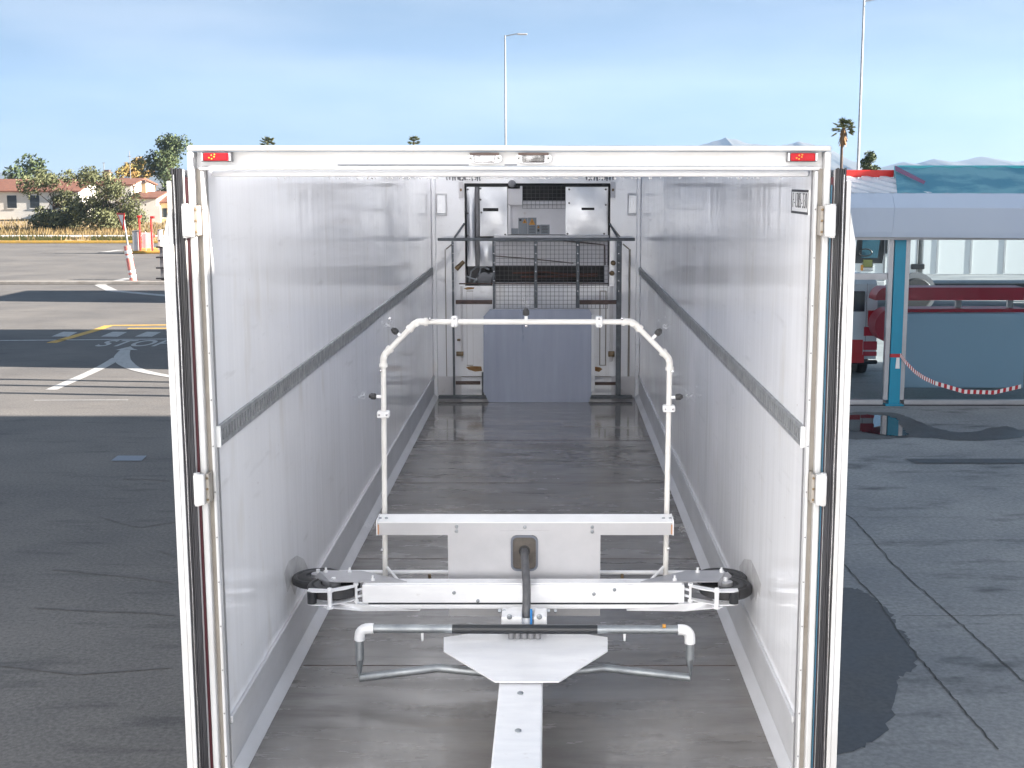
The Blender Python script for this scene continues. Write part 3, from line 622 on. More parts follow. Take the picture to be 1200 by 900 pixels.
# ---- front bulkhead and the cooling unit (plane YF)
YP = YF - .012
def fb(b, x0, x1, y0, y1, ya, yb, bev=0.0):      # box on the bulkhead from its photo extent
    a, c = onY(x0, y0, YF), onY(x1, y1, YF); return b.box(min(a.x, c.x), max(a.x, c.x), ya, yb, min(a.z, c.z), max(a.z, c.z), bev)
b = MB(); a, c = onY(545, 216.5, YF), onY(714, 335, YF)
b.box(-HW, a.x, YF, YF + .09, Z0, ZC); b.box(c.x, HW, YF, YF + .09, Z0, ZC); b.box(a.x + .0005, c.x - .0005, YF, YF + .09, a.z, ZC); b.box(a.x + .0005, c.x - .0005, YF, YF + .09, Z0, c.z)
fw = b.build('front_wall', 'wall', T)
b = MB(); b.box(a.x - .3, c.x + .3, YF + .35, YF + .40, c.z - .3, a.z + .02); b.box(a.x - .02, a.x - .0, YF + .091, YF + .34, c.z, a.z); b.box(c.x, c.x + .02, YF + .091, YF + .34, c.z, a.z)
b.box(a.x, c.x, YF + .091, YF + .349, a.z, a.z + .02); b.box(a.x, c.x, YF + .091, YF + .349, c.z - .02, c.z); b.build('unit_cavity', 'dark_alu', T)
b = MB()
for bx in ((544.3, 546.2, 216, 335), (712.8, 714.8, 216, 279), (544.3, 714.8, 214.8, 217.6)): fb(b, *bx, YF - .02, YF - .002)
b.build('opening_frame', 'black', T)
def alu_panel(x0, x1, y0, y1, slot=None, bolts=()):
    m = MB(); A, C = onY(x0, y0, YF), onY(x1, y1, YF)      # gently dished sheet
    n = 12; g = [[m.bm.verts.new((A.x + (C.x - A.x) * i / n, YF + .02 - .018 * math.sin(math.pi * i / n) * math.sin(math.pi * k_ / n), C.z + (A.z - C.z) * k_ / n)) for i in range(n + 1)] for k_ in range(n + 1)]
    for k_ in range(n):
        for i in range(n): m.bm.faces.new((g[k_][i], g[k_][i + 1], g[k_ + 1][i + 1], g[k_ + 1][i]))
    m.box(A.x, C.x, YF + .021, YF + .05, C.z, A.z)
    p = m.build('aluminium_panel', 'alu', T, True)
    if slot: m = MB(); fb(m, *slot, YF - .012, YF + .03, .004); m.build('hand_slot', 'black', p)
    if bolts:
        m = MB()
        for q in bolts: v = onY(*q, YF); m.lathe((v.x, YF + .02, v.z), (0, -1, 0), [(.012, 0), (.012, .012), (.006, .016)], 8)
        m.build('bolt', 'wire', p, True)
alu_panel(546.6, 556.8, 219, 312, bolts=((548, 222), (548, 250), (548, 276)))
b = MB(); fb(b, 557.0, 561.6, 219, 312, YF - .004, YF + .03); b.build('dark_strip', 'dark_alu', T)
alu_panel(561.8, 594.6, 219, 277, (566, 584, 243.8, 247.6), ((563, 221), (563, 234), (592, 275), (564, 249)))
alu_panel(561.8, 577, 282, 312)
alu_panel(662.8, 712.4, 219, 275.5, (681.5, 696.5, 243.4, 246.2), ((667, 222), (667, 238), (710, 222), (710, 240), (708, 274), (665, 274)))
b = MB(); fb(b, 595, 610, 221, 240, YF + .0, YF + .04, .004); fb(b, 609.5, 612.2, 218, 240, YF - .02, YF + .03); b.build('control_box', 'unit_panel', T)
b = MB(); v = onY(600, 215.5, YF); b.lathe((v.x, YF - .002, v.z), (0, -1, 0), [(.045, 0), (.045, .05), (.03, .07), (.012, .072)], 16); b.build('sensor_housing', 'grey_plastic', T, True)
b = MB(); fb(b, 612.5, 662.5, 217.8, 235, YF + .10, YF + .14); b.build('evaporator_coil', 'coil', T)
def mesh_px(x0, x1, y0, y1, dx, dz, y, r=.0022, name='wire_mesh'):
    A, C = onY(x0, y0, y), onY(x1, y1, y); m = MB()
    nx = max(1, round((C.x - A.x) / dx)); nz = max(1, round((A.z - C.z) / dz))
    for i in range(nx + 1): x = A.x + (C.x - A.x) * i / nx; m.cyl((x, y, C.z), (x, y, A.z), r, seg=5)
    for i in range(nz + 1): z = C.z + (A.z - C.z) * i / nz; m.cyl((A.x, y - r * 2, z), (C.x, y - r * 2, z), r, seg=5)
    return m.build(name, 'wire', T)
mesh_px(612.5, 662.5, 218, 244.5, .05, .045, YF + .005, name='fan_guard')
b = MB(); fb(b, 612.5, 662.5, 235.2, 239.4, YF + .02, YF + .09); b.build('coil_lip', 'unit_panel', T)
b = MB(); fb(b, 595, 662.5, 239.6, 275, YF + .06, YF + .09); b.build('centre_panel', 'unit_panel', T)
b = MB(); fb(b, 595.2, 598.4, 240.5, 275, YF + .02, YF + .058); fb(b, 659.6, 662.4, 240.5, 275, YF + .02, YF + .058); b.build('panel_rail', 'unit_panel', T)
st = MB(); fb(st, 599.2, 607.2, 267.8, 274.6, YF + .052, YF + .0585); fb(st, 607.3, 618.2, 255.4, 274.6, YF + .053, YF + .0585); fb(st, 618.5, 628.6, 255.2, 274.6, YF + .052, YF + .0585)
fb(st, 628.9, 632.8, 263.7, 274.6, YF + .053, YF + .0585); fb(st, 633, 644, 263.4, 274.6, YF + .052, YF + .0585); stk = st.build('warning_sticker', 'sticker', T)
m = MB()
for x0, x1, y0, y1 in ((612.2, 617.4, 256.8, 261.6), (619.6, 627.2, 256, 263.6), (629.2, 632.5, 264.3, 267.5)):
    A, C, B = onY(x0, y1, YF), onY(x1, y1, YF), onY((x0 + x1) / 2, y0, YF)
    m.prism([(q.x, YF + .047, q.z) for q in (A, C, B)], (0, .004, 0))
m.build('warning_triangle', 'orange', stk)
m = MB()
for cx_, cy_, h in ((614.8, 260.4, 1.5), (623.4, 261.2, 2.6), (630.9, 266.6, 1.0)): fb(m, cx_ - .35, cx_ + .35, cy_ - h, cy_ + .6, YF + .044, YF + .0465)
fb(m, 608.3, 611.0, 256.8, 259.2, YF + .048, YF + .0525); fb(m, 629.8, 632, 268.8, 271.6, YF + .048, YF + .0525)
for k in range(5): fb(m, 620, 627, 265.5 + k * 1.7, 266.0 + k * 1.7, YF + .049, YF + .0515); fb(m, 635, 641.8, 265.6 + k * 1.7, 266.1 + k * 1.7, YF + .049, YF + .0515)
m.build('pictogram', 'ink', stk)
b = MB(); fb(b, 579, 713.5, 275.8, 278.6, YF - .05, YF + .05, .006); b.build('unit_ledge', 'unit_panel', T)
b = MB(); fb(b, 577.5, 712, 279, 311.5, YF + .05, YF + .09); b.build('lower_unit_panel', 'unit_panel', T)
b = MB(); fb(b, 577, 708, 311.8, 331, YF + .12, YF + .16); b.build('condenser_coil', 'coil', T)
b = MB()
for z_, pts in ((0, [(600, 320), (640, 319), (665, 321.5), (700, 321)]), (1, [(610, 324.5), (700, 323.5)])):
    b.tube([(*onY(x, y, YF + .09).xy, onY(x, y, YF + .09).z) for x, y in pts], .011, 8)
b.build('refrigerant_pipe', 'copper', T, True)
b = MB(); p1, p2, p3, p4 = (onY(x, y, YF + .03) for x, y in ((660, 282), (690, 285), (708.5, 287), (709, 311))); b.tube([p1, p2, p3, p4], .008, 6); p1, p2, p3 = (onY(x, y, YF + .03) for x, y in ((580, 300), (620, 303), (672, 308.5))); b.tube([p1, p2, p3], .006, 6)
b.build('unit_cable', 'brown_bar', T, True)
b = MB(); fb(b, 708.5, 713, 311, 334, YF + .01, YF + .06, .006); fb(b, 577, 713, 331.4, 334.6, YF - .005, YF + .08, .004); b.build('unit_trim', 'unit_panel', T)
b = MB(); v = onY(570, 324, YF + .12); b.lathe((v.x - .02, YF + .14, v.z - .03), (0, -1, 0), [(.09, 0), (.1, .05), (.085, .12), (.04, .14)], 18); b.lathe((v.x + .06, YF + .1, v.z), (0, -1, 0), [(.05, 0), (.05, .06), (.02, .08)], 14); b.build('compressor', 'grey_plastic', T, True)
b = MB()
for pts in ([(550, 330), (552, 318), (558, 313), (566, 312), (573, 316)], [(555, 331), (561, 324), (563, 314), (570, 311), (578, 313)], [(547, 324), (556, 327), (566, 331), (575, 329)]):
    b.tube([onY(x, y, YF + .04) for x, y in pts], .012, 7)
b.build('coolant_hose', 'steel', T, True)
# pressings, locking rods, rust and fittings on the lower bulkhead
b = MB()
for x0, x1 in ((547.0, 554.6), (702.6, 710.2)):
    for q in ((x0, x0 + .7, 341, 428), (x1 - .7, x1, 341, 428), (x0, x1, 340.6, 341.4), (x0, x1, 427.6, 428.4)): fb(b, *q, YF - .006, YF - .001)
for x in (522.6, 737.2): fb(b, x - .45, x + .45, 292, 441, YF - .006, YF - .001)
fb(b, 534, 565, 440.8, 441.6, YF - .005, YF - .001); fb(b, 694, 722, 440.8, 441.6, YF - .005, YF - .001)
for a_, c_ in (((522.6, 292), (530, 286)), ((737.2, 292), (730, 286)), ((532.5, 277.5), (544, 263)), ((726.5, 277.5), (715, 263))):
    P, Q = onY(*a_, YF - .004), onY(*c_, YF - .004); b.cyl(P, Q, .008, seg=6)
b.build('wall_pressing', 'gasket', T)
b = MB()
for x0, x1, y0, y1 in ((539.4, 543, 335, 423), (714.6, 718, 335, 423)): fb(b, x0, x1, y0, y1, YF - .03, YF - .001, .004)
b.build('locking_rod', 'unit_panel', T)
b = MB()
for x0, x1, y0, y1 in ((535, 543.4, 411.5, 416.5), (712.6, 720, 411, 417.5), (536, 540, 396.5, 399)): fb(b, x0, x1, y0, y1, YF - .06, YF - .031, .006)
for a_, c_ in (((534.5, 315.5), (543.5, 306.5)),): b.cyl(onY(*a_, YF - .04), onY(*c_, YF - .04), .03, .022, 12)
for x, y in ((718.5, 308), (717, 320)): v = onY(x, y, YF); b.lathe((v.x, YF - .002, v.z), (0, -1, 0), [(.03, 0), (.03, .04), (.015, .06)], 10)
b.build('lock_fitting', 'brass', T, True)
for pts in ([(546, 430.2), (552, 429), (564, 429.4), (565, 434.5), (557, 435.4), (549, 433)], [(696.5, 429.6), (703, 430.4), (706, 432.5), (702, 435.8), (696.5, 434.4)], [(543.5, 338), (548, 336.5), (556, 336.8), (555, 338.6), (547, 339.6)]):
    b = MB(); b.prism([(q.x, YF - .004, q.z) for q in (onY(*p_, YF) for p_ in pts)], (0, .003, 0)); b.build('rust_patch', 'rust', T)
for x0, x1 in ((511, 524), (735.5, 748)):     # clear interior lamps
    b = MB(); fb(b, x0, x1, 226.5, 252.5, YF - .02, YF - .001, .006); lp = b.build('interior_lamp', 'unit_panel', T)
    b = MB(); fb(b, x0 + 1.2, x1 - 1.2, 228.6, 250.2, YF - .034, YF - .021, .004); b.build('lens', 'alu', lp)
    b = MB(); fb(b, x0 + .8, x1 - .8, 226.9, 228.3, YF - .030, YF - .021); fb(b, x0 + .8, x1 - .8, 250.5, 252, YF - .030, YF - .021)
    for k in range(3): fb(b, x0 + 3 + k * 3.2, x0 + 3.5 + k * 3.2, 229, 250, YF - .037, YF - .0345)
    b.build('lamp_clip', 'board_edge', lp)
b = MB()
for x0, x1 in ((523, 531), (704, 715)): pass
for x0, n in ((524, 8), (538, 9), (687, 11)):
    for k in range(n):
        v = onY(x0 + k * 3.1 + random.uniform(-.5, .5), 208, YF - .1); b.cyl((v.x, YF - .10, ZC - .001), (v.x, YF - .10, ZC - .035 - random.random() * .015), .012, .006, 7)
b.build('ceiling_hook', 'grey_plastic', T, True)
for x0 in (537.5, 715.5):
    b = MB(); fb(b, x0, x0 + 5.5, 213, 232, YF - .02, YF - .001, .003); q = b.build('cavity_bracket', 'unit_panel', T)
    b = MB(); fb(b, x0 + 1.6, x0 + 3.8, 221, 224, YF - .026, YF - .021); b.build('bracket_screw', 'brass', q)
for s in (-1, 1):
    b = MB(); b.box(*sorted((s * HW, s * (HW - .05))), YF - .05, YF - .0005, Z0, ZC - .001, .012); b.build('corner_post', 'wall', T)
    b = MB(); b.box(*sorted((s * (HW - .051), s * .90)), YF - .012, YF - .0015, Z0 + .001, onY(640, 441, YF).z); b.build('scuff_plate', 'unit_panel', T)
# galvanised guard frame in front of the unit
YG = YF - .22
def gb(b, x0, x1, y0, y1, d=.03): a_, c_ = onY(x0, y0, YG), onY(x1, y1, YG); return b.box(min(a_.x, c_.x), max(a_.x, c_.x), YG - d, YG + d, min(a_.z, c_.z), max(a_.z, c_.z), .004)
b = MB(); gb(b, 513, 744, 278.8, 282.4, .02)
for x0, x1, y1 in ((529, 533.6, 463.2), (722.8, 727.2, 463.2), (577.2, 580.2, 362), (626.2, 629.4, 361), (675.4, 678.8, 361)): gb(b, x0, x1, 282.7, y1, .018)
gb(b, 514, 574, 463.5, 466.6, .05); gb(b, 690, 741, 463.5, 466.6, .05)
gb(b, 564.5, 567.5, 436, 463.2, .02)
for a_, c_ in (((531, 281), (544, 262)), ((725.5, 281), (714.5, 262))): P = onY(*a_, YG); Q = onY(*c_, YF - .02); b.cyl(P, Q, .012, seg=8)
gf = b.build('guard_frame', 'guard', T)
m = MB()
for x in (531, 579, 628, 677, 725):
    for y in (287, 297, 308, 318, 329, 341):
        v = onY(x, y, YG); m.lathe((v.x, YG - .0182, v.z), (0, -1, 0), [(.008, 0), (.008, .005), (.004, .006)], 7)
m.build('bolt', 'chrome', gf)
mesh_px(580.5, 626, 283, 361.5, .05, .05, YG - .004); mesh_px(629.8, 675, 283, 361.5, .05, .05, YG - .004); mesh_px(679.2, 712, 283, 361.5, .05, .05, YG - .004)
b = MB(); gb(b, 534, 577, 351.6, 356.4, .012); gb(b, 679.2, 722.4, 351.6, 356.4, .012); gb(b, 534, 563, 446.6, 450.6, .012); gb(b, 697, 722.4, 447.6, 451.2, .012); gb(b, 538, 713, 331.6, 333.2, .008)
b.build('cross_bar', 'brown_bar', T)

# grey-blue sheet standing against the guard frame
YB = YF - .36
def bp_(x, y): v = onY(x, y, YB); return (v.x, YB, v.z)
corners = [(574, 362.6), (690.5, 362.6), (694, 369), (694, 459), (690, 465.8), (573, 465.8), (566.5, 459), (566.5, 371)]
bd = thing('plastic_sheet', 'grey-blue plastic sheet with cut-off corners standing against the bulkhead grille', 'sheet', (0, YB, Z0))
b = MB(); P = [Vector(bp_(*c)) for c in corners]
for v in P:
    if v.z < Z0 + .1: v.z = max(v.z, Z0 + .002)
zmin = min(v.z for v in P)
for v in P: v.z += (Z0 + .002 - zmin) if abs(v.z - zmin) < .03 else 0
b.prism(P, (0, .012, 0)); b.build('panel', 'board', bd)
b = MB(); A, C = onY(693.2, 369, YB), onY(697.0, 459, YB); b.box(A.x, C.x, YB - .014, YB - .002, C.z, A.z, .003); b.build('edge_strip', 'board_edge', bd)

# ================================================================== WASHING ROBOT
YA = 6.80
RB = thing('trailer_washing_machine', 'white and stainless washing machine with a pipe arch and wall rollers inside the trailer', 'washing machine', (0, 6.5, Z0))
def arc_pts(P, r, n=6):     # polyline with rounded corners
    o = [P[0]]
    for i in range(1, len(P) - 1):
        a = (P[i - 1] - P[i]).normalized(); c = (P[i + 1] - P[i]).normalized(); s, e = P[i] + a * r, P[i] + c * r
        for k in range(n + 1): t = k / n; o.append(s * (1 - t) ** 2 + P[i] * 2 * t * (1 - t) + e * t * t)
    o.append(P[-1]); return o
ap = [onY(x, y, YA) for x, y in ((451.5, 676), (449.2, 417), (488, 377.2), (741.5, 377.2), (784.8, 421), (779.8, 676))]
b = MB(); b.tube(arc_pts(ap, .02), .0145, 16); arch = b.build('spray_arch', 'pipe', RB, True)
for i in (1, 2, 3, 4):
    a = (ap[i - 1] - ap[i]).normalized(); c = (ap[i + 1] - ap[i]).normalized(); m = MB()
    m.tube(arc_pts([ap[i] + a * .055, ap[i], ap[i] + c * .055], .025), .0185, 14)
    for d in (a, c): m.cyl(ap[i] + d * .042, ap[i] + d * .060, .0225, seg=16)
    n_ = Vector((0, -1, 0)); m.lathe(ap[i] + (a + c) * .012, n_, [(.014, .018), (.014, .028), (.008, .030)], 12)
    m.build('elbow', 'pipe', arch, True)
for x, y, vert in ((532.5, 376.8, 0), (702, 377, 0), (449.4, 485.3, 1), (783.6, 478.5, 1)):
    v = onY(x, y, YA); m = MB()
    if not vert: m.box(v.x - .017, v.x + .017, YA - .028, YA + .028, v.z - .029, v.z + .029, .008)
    else: m.box(v.x - .033, v.x + .033, YA - .028, YA + .028, v.z - .018, v.z + .018, .008)
    cl = m.build('pipe_clamp', 'board_edge', arch)
    m = MB()
    for e in (-1, 1): m.lathe((v.x + (e * .02 if vert else 0), YA - .028, v.z + (0 if vert else e * .018)), (0, -1, 0), [(.006, 0), (.006, .004), (.003, .006)], 8)
    m.build('bolt', 'chrome', cl, True)
noz = [((471, 394.5), (-.72, .62)), ((447.5, 465), (-1, .08)), ((616.5, 376), (0, 1)), ((764.5, 397), (.62, .72)), ((785, 466), (1, .12))]
nz_tips = []
for (x, y), (dx, dz) in noz:
    v = onY(x, y, YA - .0); d = Vector((dx, -.15, dz)).normalized(); m = MB()
    m.lathe(v + d * .030, d, [(.013, 0), (.0175, .006), (.0175, .026), (.013, .031), (.008, .040)], 14); q = m.build('nozzle', 'rubber', arch, True)
    m = MB(); m.cyl(v, v + d * .030, .009, seg=10); m.build('nozzle_stub', 'white_metal', q, True); nz_tips.append((v + d * .078, d))
m = MB()
for x, y in ((457, 373), (504, 373.5), (446.5, 434), (788, 435), (729, 373), (616.8, 381.5), (448.2, 644), (783, 642)):
    v = onY(x, y, YA); m.lathe((v.x, YA, v.z), (0, -1, 0), [(.008, .0), (.008, .022), (.004, .024)], 8)
m.build('grub_screw', 'chrome', arch, True)
# upper beam (angle section with end plates)
yb0 = 6.60
def yz(py, Y): return onY(600, py, Y).z
zt_f, zb_f = yz(613, yb0), yz(627, yb0); xa, xb = onY(442.5, 620, yb0).x, onY(788, 620, yb0).x
b = MB(); b.box(xa, xb, yb0, yb0 + .004, zb_f, zt_f)
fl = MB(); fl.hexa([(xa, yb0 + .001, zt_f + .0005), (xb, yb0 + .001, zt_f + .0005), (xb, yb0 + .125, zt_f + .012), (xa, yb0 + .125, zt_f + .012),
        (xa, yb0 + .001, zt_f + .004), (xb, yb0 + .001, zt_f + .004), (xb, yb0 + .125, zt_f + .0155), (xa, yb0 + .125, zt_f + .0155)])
b.box(xa, xb, yb0 + .1255, yb0 + .129, zb_f, zt_f + .016)
ub = b.build('upper_beam', 'grey_metal', RB); fl.build('top_flange', 'flange_light', ub)
m = MB()
for s, x in ((-1, xa), (1, xb)): m.box(*sorted((x + s * .0005, x + s * .007)), yb0 - .004, yb0 + .13, zb_f - .002, zt_f + .018, .002)
m.build('end_plate', 'white_metal', ub)
m = MB()
for s, x in ((-1, xa), (1, xb)): m.box(*sorted((x, x - s * .008)), yb0 - .003, yb0 - .0005, zb_f + .004, zt_f - .008)
m.build('orange_strip', 'orange_edge', ub)
m = MB()
for x, y in ((535, 617), (535, 622.5), (615, 617.5), (694, 617.5), (694, 623)): v = onY(x, y, yb0); m.lathe((v.x, yb0, v.z), (0, -1, 0), [(.0095, 0), (.0095, .004), (.005, .007)], 10)
for x in (446, 453.5, 777, 785): v = onZ(x, 606, zt_f + .01); m.lathe((v.x, yb0 + .06, zt_f + .009), (0, 0, 1), [(.009, 0), (.009, .005), (.004, .007)], 10)
m.build('bolt', 'steel', ub, True)
# back plate with the hose recess
yp = yb0 + .006
zpt, zpb = zb_f + .01, yz(719, yp + .04)
xl, xr2 = onY(525, 650, yp).x, onY(703.5, 650, yp).x
b = MB(); b.box(xl, xr2, yp, yp + .004, zpb, zpt); pl = b.build('back_plate', 'grey_metal', RB)
m = MB(); zf_ = yz(680, yp - .0); m.tube([(xl, yp - .02, zf_ - .01), (xr2, yp - .02, zf_ - .01)], .014, 10); m.build('lower_fold', 'white_metal', pl, True)
m = MB(); A, C = onY(586, 621.5, yp), onY(644, 626.5, yp); m.box(A.x, C.x, yb0 - .003, yb0 - .0005, zb_f + .0, zb_f + .024); m.build('cover_tab', 'grey_metal', pl)
def rrect(cx_, cz_, w, h, r, y, n=6):
    o = []
    for sx, sz, a0 in ((1, 1, 0), (-1, 1, 90), (-1, -1, 180), (1, -1, 270)):
        for k in range(n + 1): t = R(a0 + 90 * k / n); o.append((cx_ + sx * (w / 2 - r) + r * math.cos(t), y, cz_ + sz * (h / 2 - r) + r * math.sin(t)))
    return o
A, C = onY(598.5, 627, yp), onY(630.5, 668.5, yp); hc = ((A.x + C.x) / 2, (A.z + C.z) / 2)
m = MB(); o1 = rrect(*hc, C.x - A.x, A.z - C.z, .035, yp - .014); o2 = rrect(*hc, C.x - A.x - .02, A.z - C.z - .02, .027, yp - .014)
V1 = [m.bm.verts.new(p) for p in o1]; V2 = [m.bm.verts.new(p) for p in o2]; V3 = [m.bm.verts.new((p[0], yp - .0005, p[2])) for p in o1]; V4 = [m.bm.verts.new((p[0], yp - .0005, p[2])) for p in o2]; n_ = len(V1)
for i in range(n_):
    k_ = (i + 1) % n_; m.bm.faces.new((V1[i], V1[k_], V2[k_], V2[i])); m.bm.faces.new((V1[i], V3[i], V3[k_], V1[k_])); m.bm.faces.new((V2[i], V2[k_], V4[k_], V4[i]))
ho = m.build('hose_port', 'rim', RB)
m = MB(); m.prism(rrect(*hc, C.x - A.x - .022, A.z - C.z - .022, .026, yp - .004), (0, .0035, 0)); m.build('port_floor', 'recess', ho)
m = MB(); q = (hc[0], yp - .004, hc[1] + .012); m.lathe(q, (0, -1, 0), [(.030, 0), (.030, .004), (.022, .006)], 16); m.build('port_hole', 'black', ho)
h0 = Vector((hc[0], yp - .002, hc[1] + .010)); h1 = h0 + Vector((.004, -.10, -.012)); h2 = onY(617.5, 690, 6.36); h3 = onY(616.5, 724, 6.30)
b = MB(); b.tube(arc_pts([h0, h1, h2, h3], .07), .0215, 14); hs = b.build('hose', 'hose', RB, True)
h4 = onY(616, 752, 6.27)
m = MB(); m.cyl(h3, h3.lerp(h4, .35), .026, seg=16); m.cyl(h3.lerp(h4, .36), h4 + Vector((0, 0, -.05)), .024, seg=16); m.build('hose_fitting', 'white_metal', hs, True)
# lower beam
yl = 6.44
zl_t, zl_b = yz(686, yl), yz(706.5, yl); zl_2, zl_3 = yz(708.4, yl), yz(713, yl); xa, xb = onY(424.5, 696, yl).x, onY(802, 696, yl).x
b = MB(); b.box(xa, xb, yl, yl + .10, zl_b, zl_t, .003); b.box(xa, xb + .004, yl - .006, yl + .10, zl_3, zl_2, .002); b.box(xa + .02, xb - .02, yl + .02, yl + .09, zl_2 - .001, zl_b + .001)
lb = b.build('lower_beam', 'white_metal', RB)
m = MB(); m.box(xa + .01, xb - .01, yl + .02, yl + .095, zl_t + .0005, zl_t + .006); m.build('beam_cover', 'white_metal', lb)
m = MB()
for x, y in ((532, 694.5), (696, 696), (560, 704), (720, 691)): v = onY(x, y, yl); m.lathe((v.x, yl, v.z), (0, -1, 0), [(.0095, 0), (.0095, .004), (.005, .007)], 10)
m.build('bolt', 'steel', lb, True)
m = MB(); m.box(xa + .03, xb - .03, yl + .0002, yl + .019, zl_2 + .0005, zl_b - .0005); m.build('slot', 'sleeve', lb)
# rear cross pipe
b = MB(); A, C = onY(398, 670.5, 6.86), onY(838, 671, 6.86); b.tube([A, C], .012, 10); rp_ = b.build('rear_pipe', 'white_metal', RB, True)
for x in (503.5, 729): v = onY(x, 677, 6.82); m = MB(); m.cyl(v + Vector((0, 0, .02)), v - Vector((0, 0, .03)), .009, seg=10); m.build('outlet', 'brass', rp_, True)
m = MB()
for s, x, x2 in ((-1, 453, 470), (1, 778, 758)): m.cyl(onY(x, 664, YA), onY(x2, 684, YA - .12), .008, seg=8)
m.build('arch_brace', 'white_metal', arch, True)
# corner plates, wheels and brackets at each end (mirrored)
ZP = zl_t + .008
for s in (-1, 1):
    def mx_(px): return px if s < 0 else 1227.5 - px
    def oz(px, py, z): return onZ(mx_(px), py, z)
    pts = [oz(x, y, ZP) for x, y in ((386, 682.5), (477, 682.5), (470, 680), (424, 669.5), (380, 669.0), (377, 672))]
    b = MB(); b.prism(pts, (0, 0, .004)); cp = b.build('corner_plate', 'grey_metal', RB)
    m = MB()
    for x, y in ((382, 670.5), (410, 670.5), (437, 680)): v = oz(x, y, ZP + .004); m.cyl(v, v + Vector((0, 0, .026)), .006, seg=10); m.cyl(v, v + Vector((0, 0, .009)), .012, seg=6)
    m.build('bolt', 'white_metal', cp)
    m = MB(); q = [oz(x, y, ZP + .0045) for x, y in ((375, 670), (386, 683), (393, 681), (395, 675), (388, 672))]
    m.prism([q[0], q[1], q[1] + Vector((0, -.01, -.05)), q[0] + Vector((s * .03, 0, -.03))], Vector((0, .004, 0))); m.build('folded_guard', 'grey_metal', cp)
    def wheel(cx_, cy_, z, r, th):
        m = MB(); m.lathe((cx_, cy_, z), (0, 0, 1), [(r * .28, 0), (r * .70, 0), (r * .93, .004), (r, th * .22), (r, th * .78), (r * .95, th * .97), (r * .86, th), (r * .80, th * .86), (r * .74, th * .98), (r * .5, th), (r * .46, th * .8), (r * .28, th * .8)], 44)
        w = m.build('wheel', 'rubber', RB, True)
        m = MB(); m.lathe((cx_, cy_, z - .004), (0, 0, 1), [(r * .27, 0), (r * .27, th + .012), (r * .12, th + .016)], 18); m.build('hub', 'grey_metal', w, True)
        m = MB(); m.cyl((cx_, cy_, z - .06), (cx_, cy_, z + th + .03), r * .08, seg=12); m.build('axle', 'white_metal', w, True)
    zw = ZP - .075
    d1 = 6.74
    wheel(s * (HW - .004 - .138), 6.69, zw, .138, .046)
    xw2 = -.975 if s < 0 else 1.088; r2 = .138
    wheel(xw2, 6.515, zw - .002, r2, .058)
    # sprung bracket: two crescent plates hold the second wheel, guide roller at the tip
    yk = 6.375; cx_ = oz(391, 700, zw).x
    a0, a1 = oz(369, 692, zw).x, oz(421.5, 692, zw).x
    b = MB()
    for z in (zw + .062, zw - .008):
        pts = [(a0, yk - .02, z), (a0 + (a1 - a0) * .12, yk - .04, z), (a0 + (a1 - a0) * .45, yk - .04, z), (a0 + (a1 - a0) * .8, yk + .005, z), (a1, yk + .05, z), (a1, yk + .085, z), (a0 + (a1 - a0) * .75, yk + .05, z), (a0 + (a1 - a0) * .45, yk + .005, z), (a0, yk + .02, z)]
        b.prism([Vector(p) for p in pts], (0, 0, .005))
    br = b.build('roller_bracket', 'white_metal', RB)
    m = MB(); m.cyl((cx_, yk - .042, zl_3 + .048), (cx_, yk - .042, ZP + .012), .012, seg=14)
    for z in (zw + .068, zw - .020): m.cyl((cx_, yk - .042, z), (cx_, yk - .042, z + .010), .021, seg=14)
    m.build('pivot_post', 'white_metal', br, True)
    m = MB(); m.cyl((a1, yk + .065, zw - .03), (a1, yk + .065, zw + .08), .007, seg=10)
    for z in (zw - .022, zw + .068): m.cyl((a1, yk + .065, z), (a1, yk + .065, z + .012), .014, seg=6)
    m.build('bolt', 'white_metal', br, True)
    m = MB(); xx = a0 - s * .022; m.cyl((xx, yk - .016, zw - .002), (xx, yk - .016, zw + .061), .024, seg=18); m.build('guide_roller', 'sleeve', br, True)
    m = MB(); pts = [Vector((cx_ + s * .03, yk - .06, zl_3 + .046)), Vector((xa if s < 0 else xb, yl - .01, zl_3 - .012)), Vector(((xa if s < 0 else xb) - s * .30, yl + .0, zl_3 - .012)), Vector(((xa if s < 0 else xb) - s * .30, yl + .1, zl_3 - .012)), Vector((cx_ + s * .03, yk + .04, zl_3 + .046))]
    m.prism(pts, (0, 0, .005)); m.build('lower_plate', 'white_metal', br)
    m = MB(); xs_ = (xa if s < 0 else xb)
    for z in (zw + .005, zw + .04): m.cyl((xs_, yl + .03, z), (a1, yk + .065, z), .007, seg=8)
    m.build('link_rod', 'white_metal', br)
# front spray pipe, boom, valve block
yf_ = 6.16
b = MB(); P = [onY(421.5, 772, yf_), onY(421.5, 736.5, yf_), onY(808.5, 738, yf_), onY(808.5, 772, yf_)]; fp = b.tube(arc_pts(P, .045), .0215, 16).build('front_pipe', 'steel', RB, True)
for i in (1, 2):
    m = MB(); a = (P[i - 1] - P[i]).normalized(); c = (P[i + 1] - P[i]).normalized(); m.tube(arc_pts([P[i] + a * .06, P[i], P[i] + c * .07], .045), .027, 14)
    m.build('elbow', 'white_metal', fp, True)
m = MB(); A, C = onY(530, 737, yf_), onY(700, 737.6, yf_); m.tube([A, C], .024, 14); m.build('sleeve', 'sleeve', fp, True)
m = MB()
for x in (495, 732): v = onY(x, 741, yf_); m.cyl(v, v - Vector((0, 0, .045)), .008, .005, 10)
m.build('nozzle', 'white_metal', fp, True)
m = MB(); v = onY(778, 733.5, yf_); m.cyl(v + Vector((-.008, -.014, .004)), v + Vector((.008, -.014, .004)), .01, seg=8); m.build('orange_band', 'orange', fp)
m = MB()
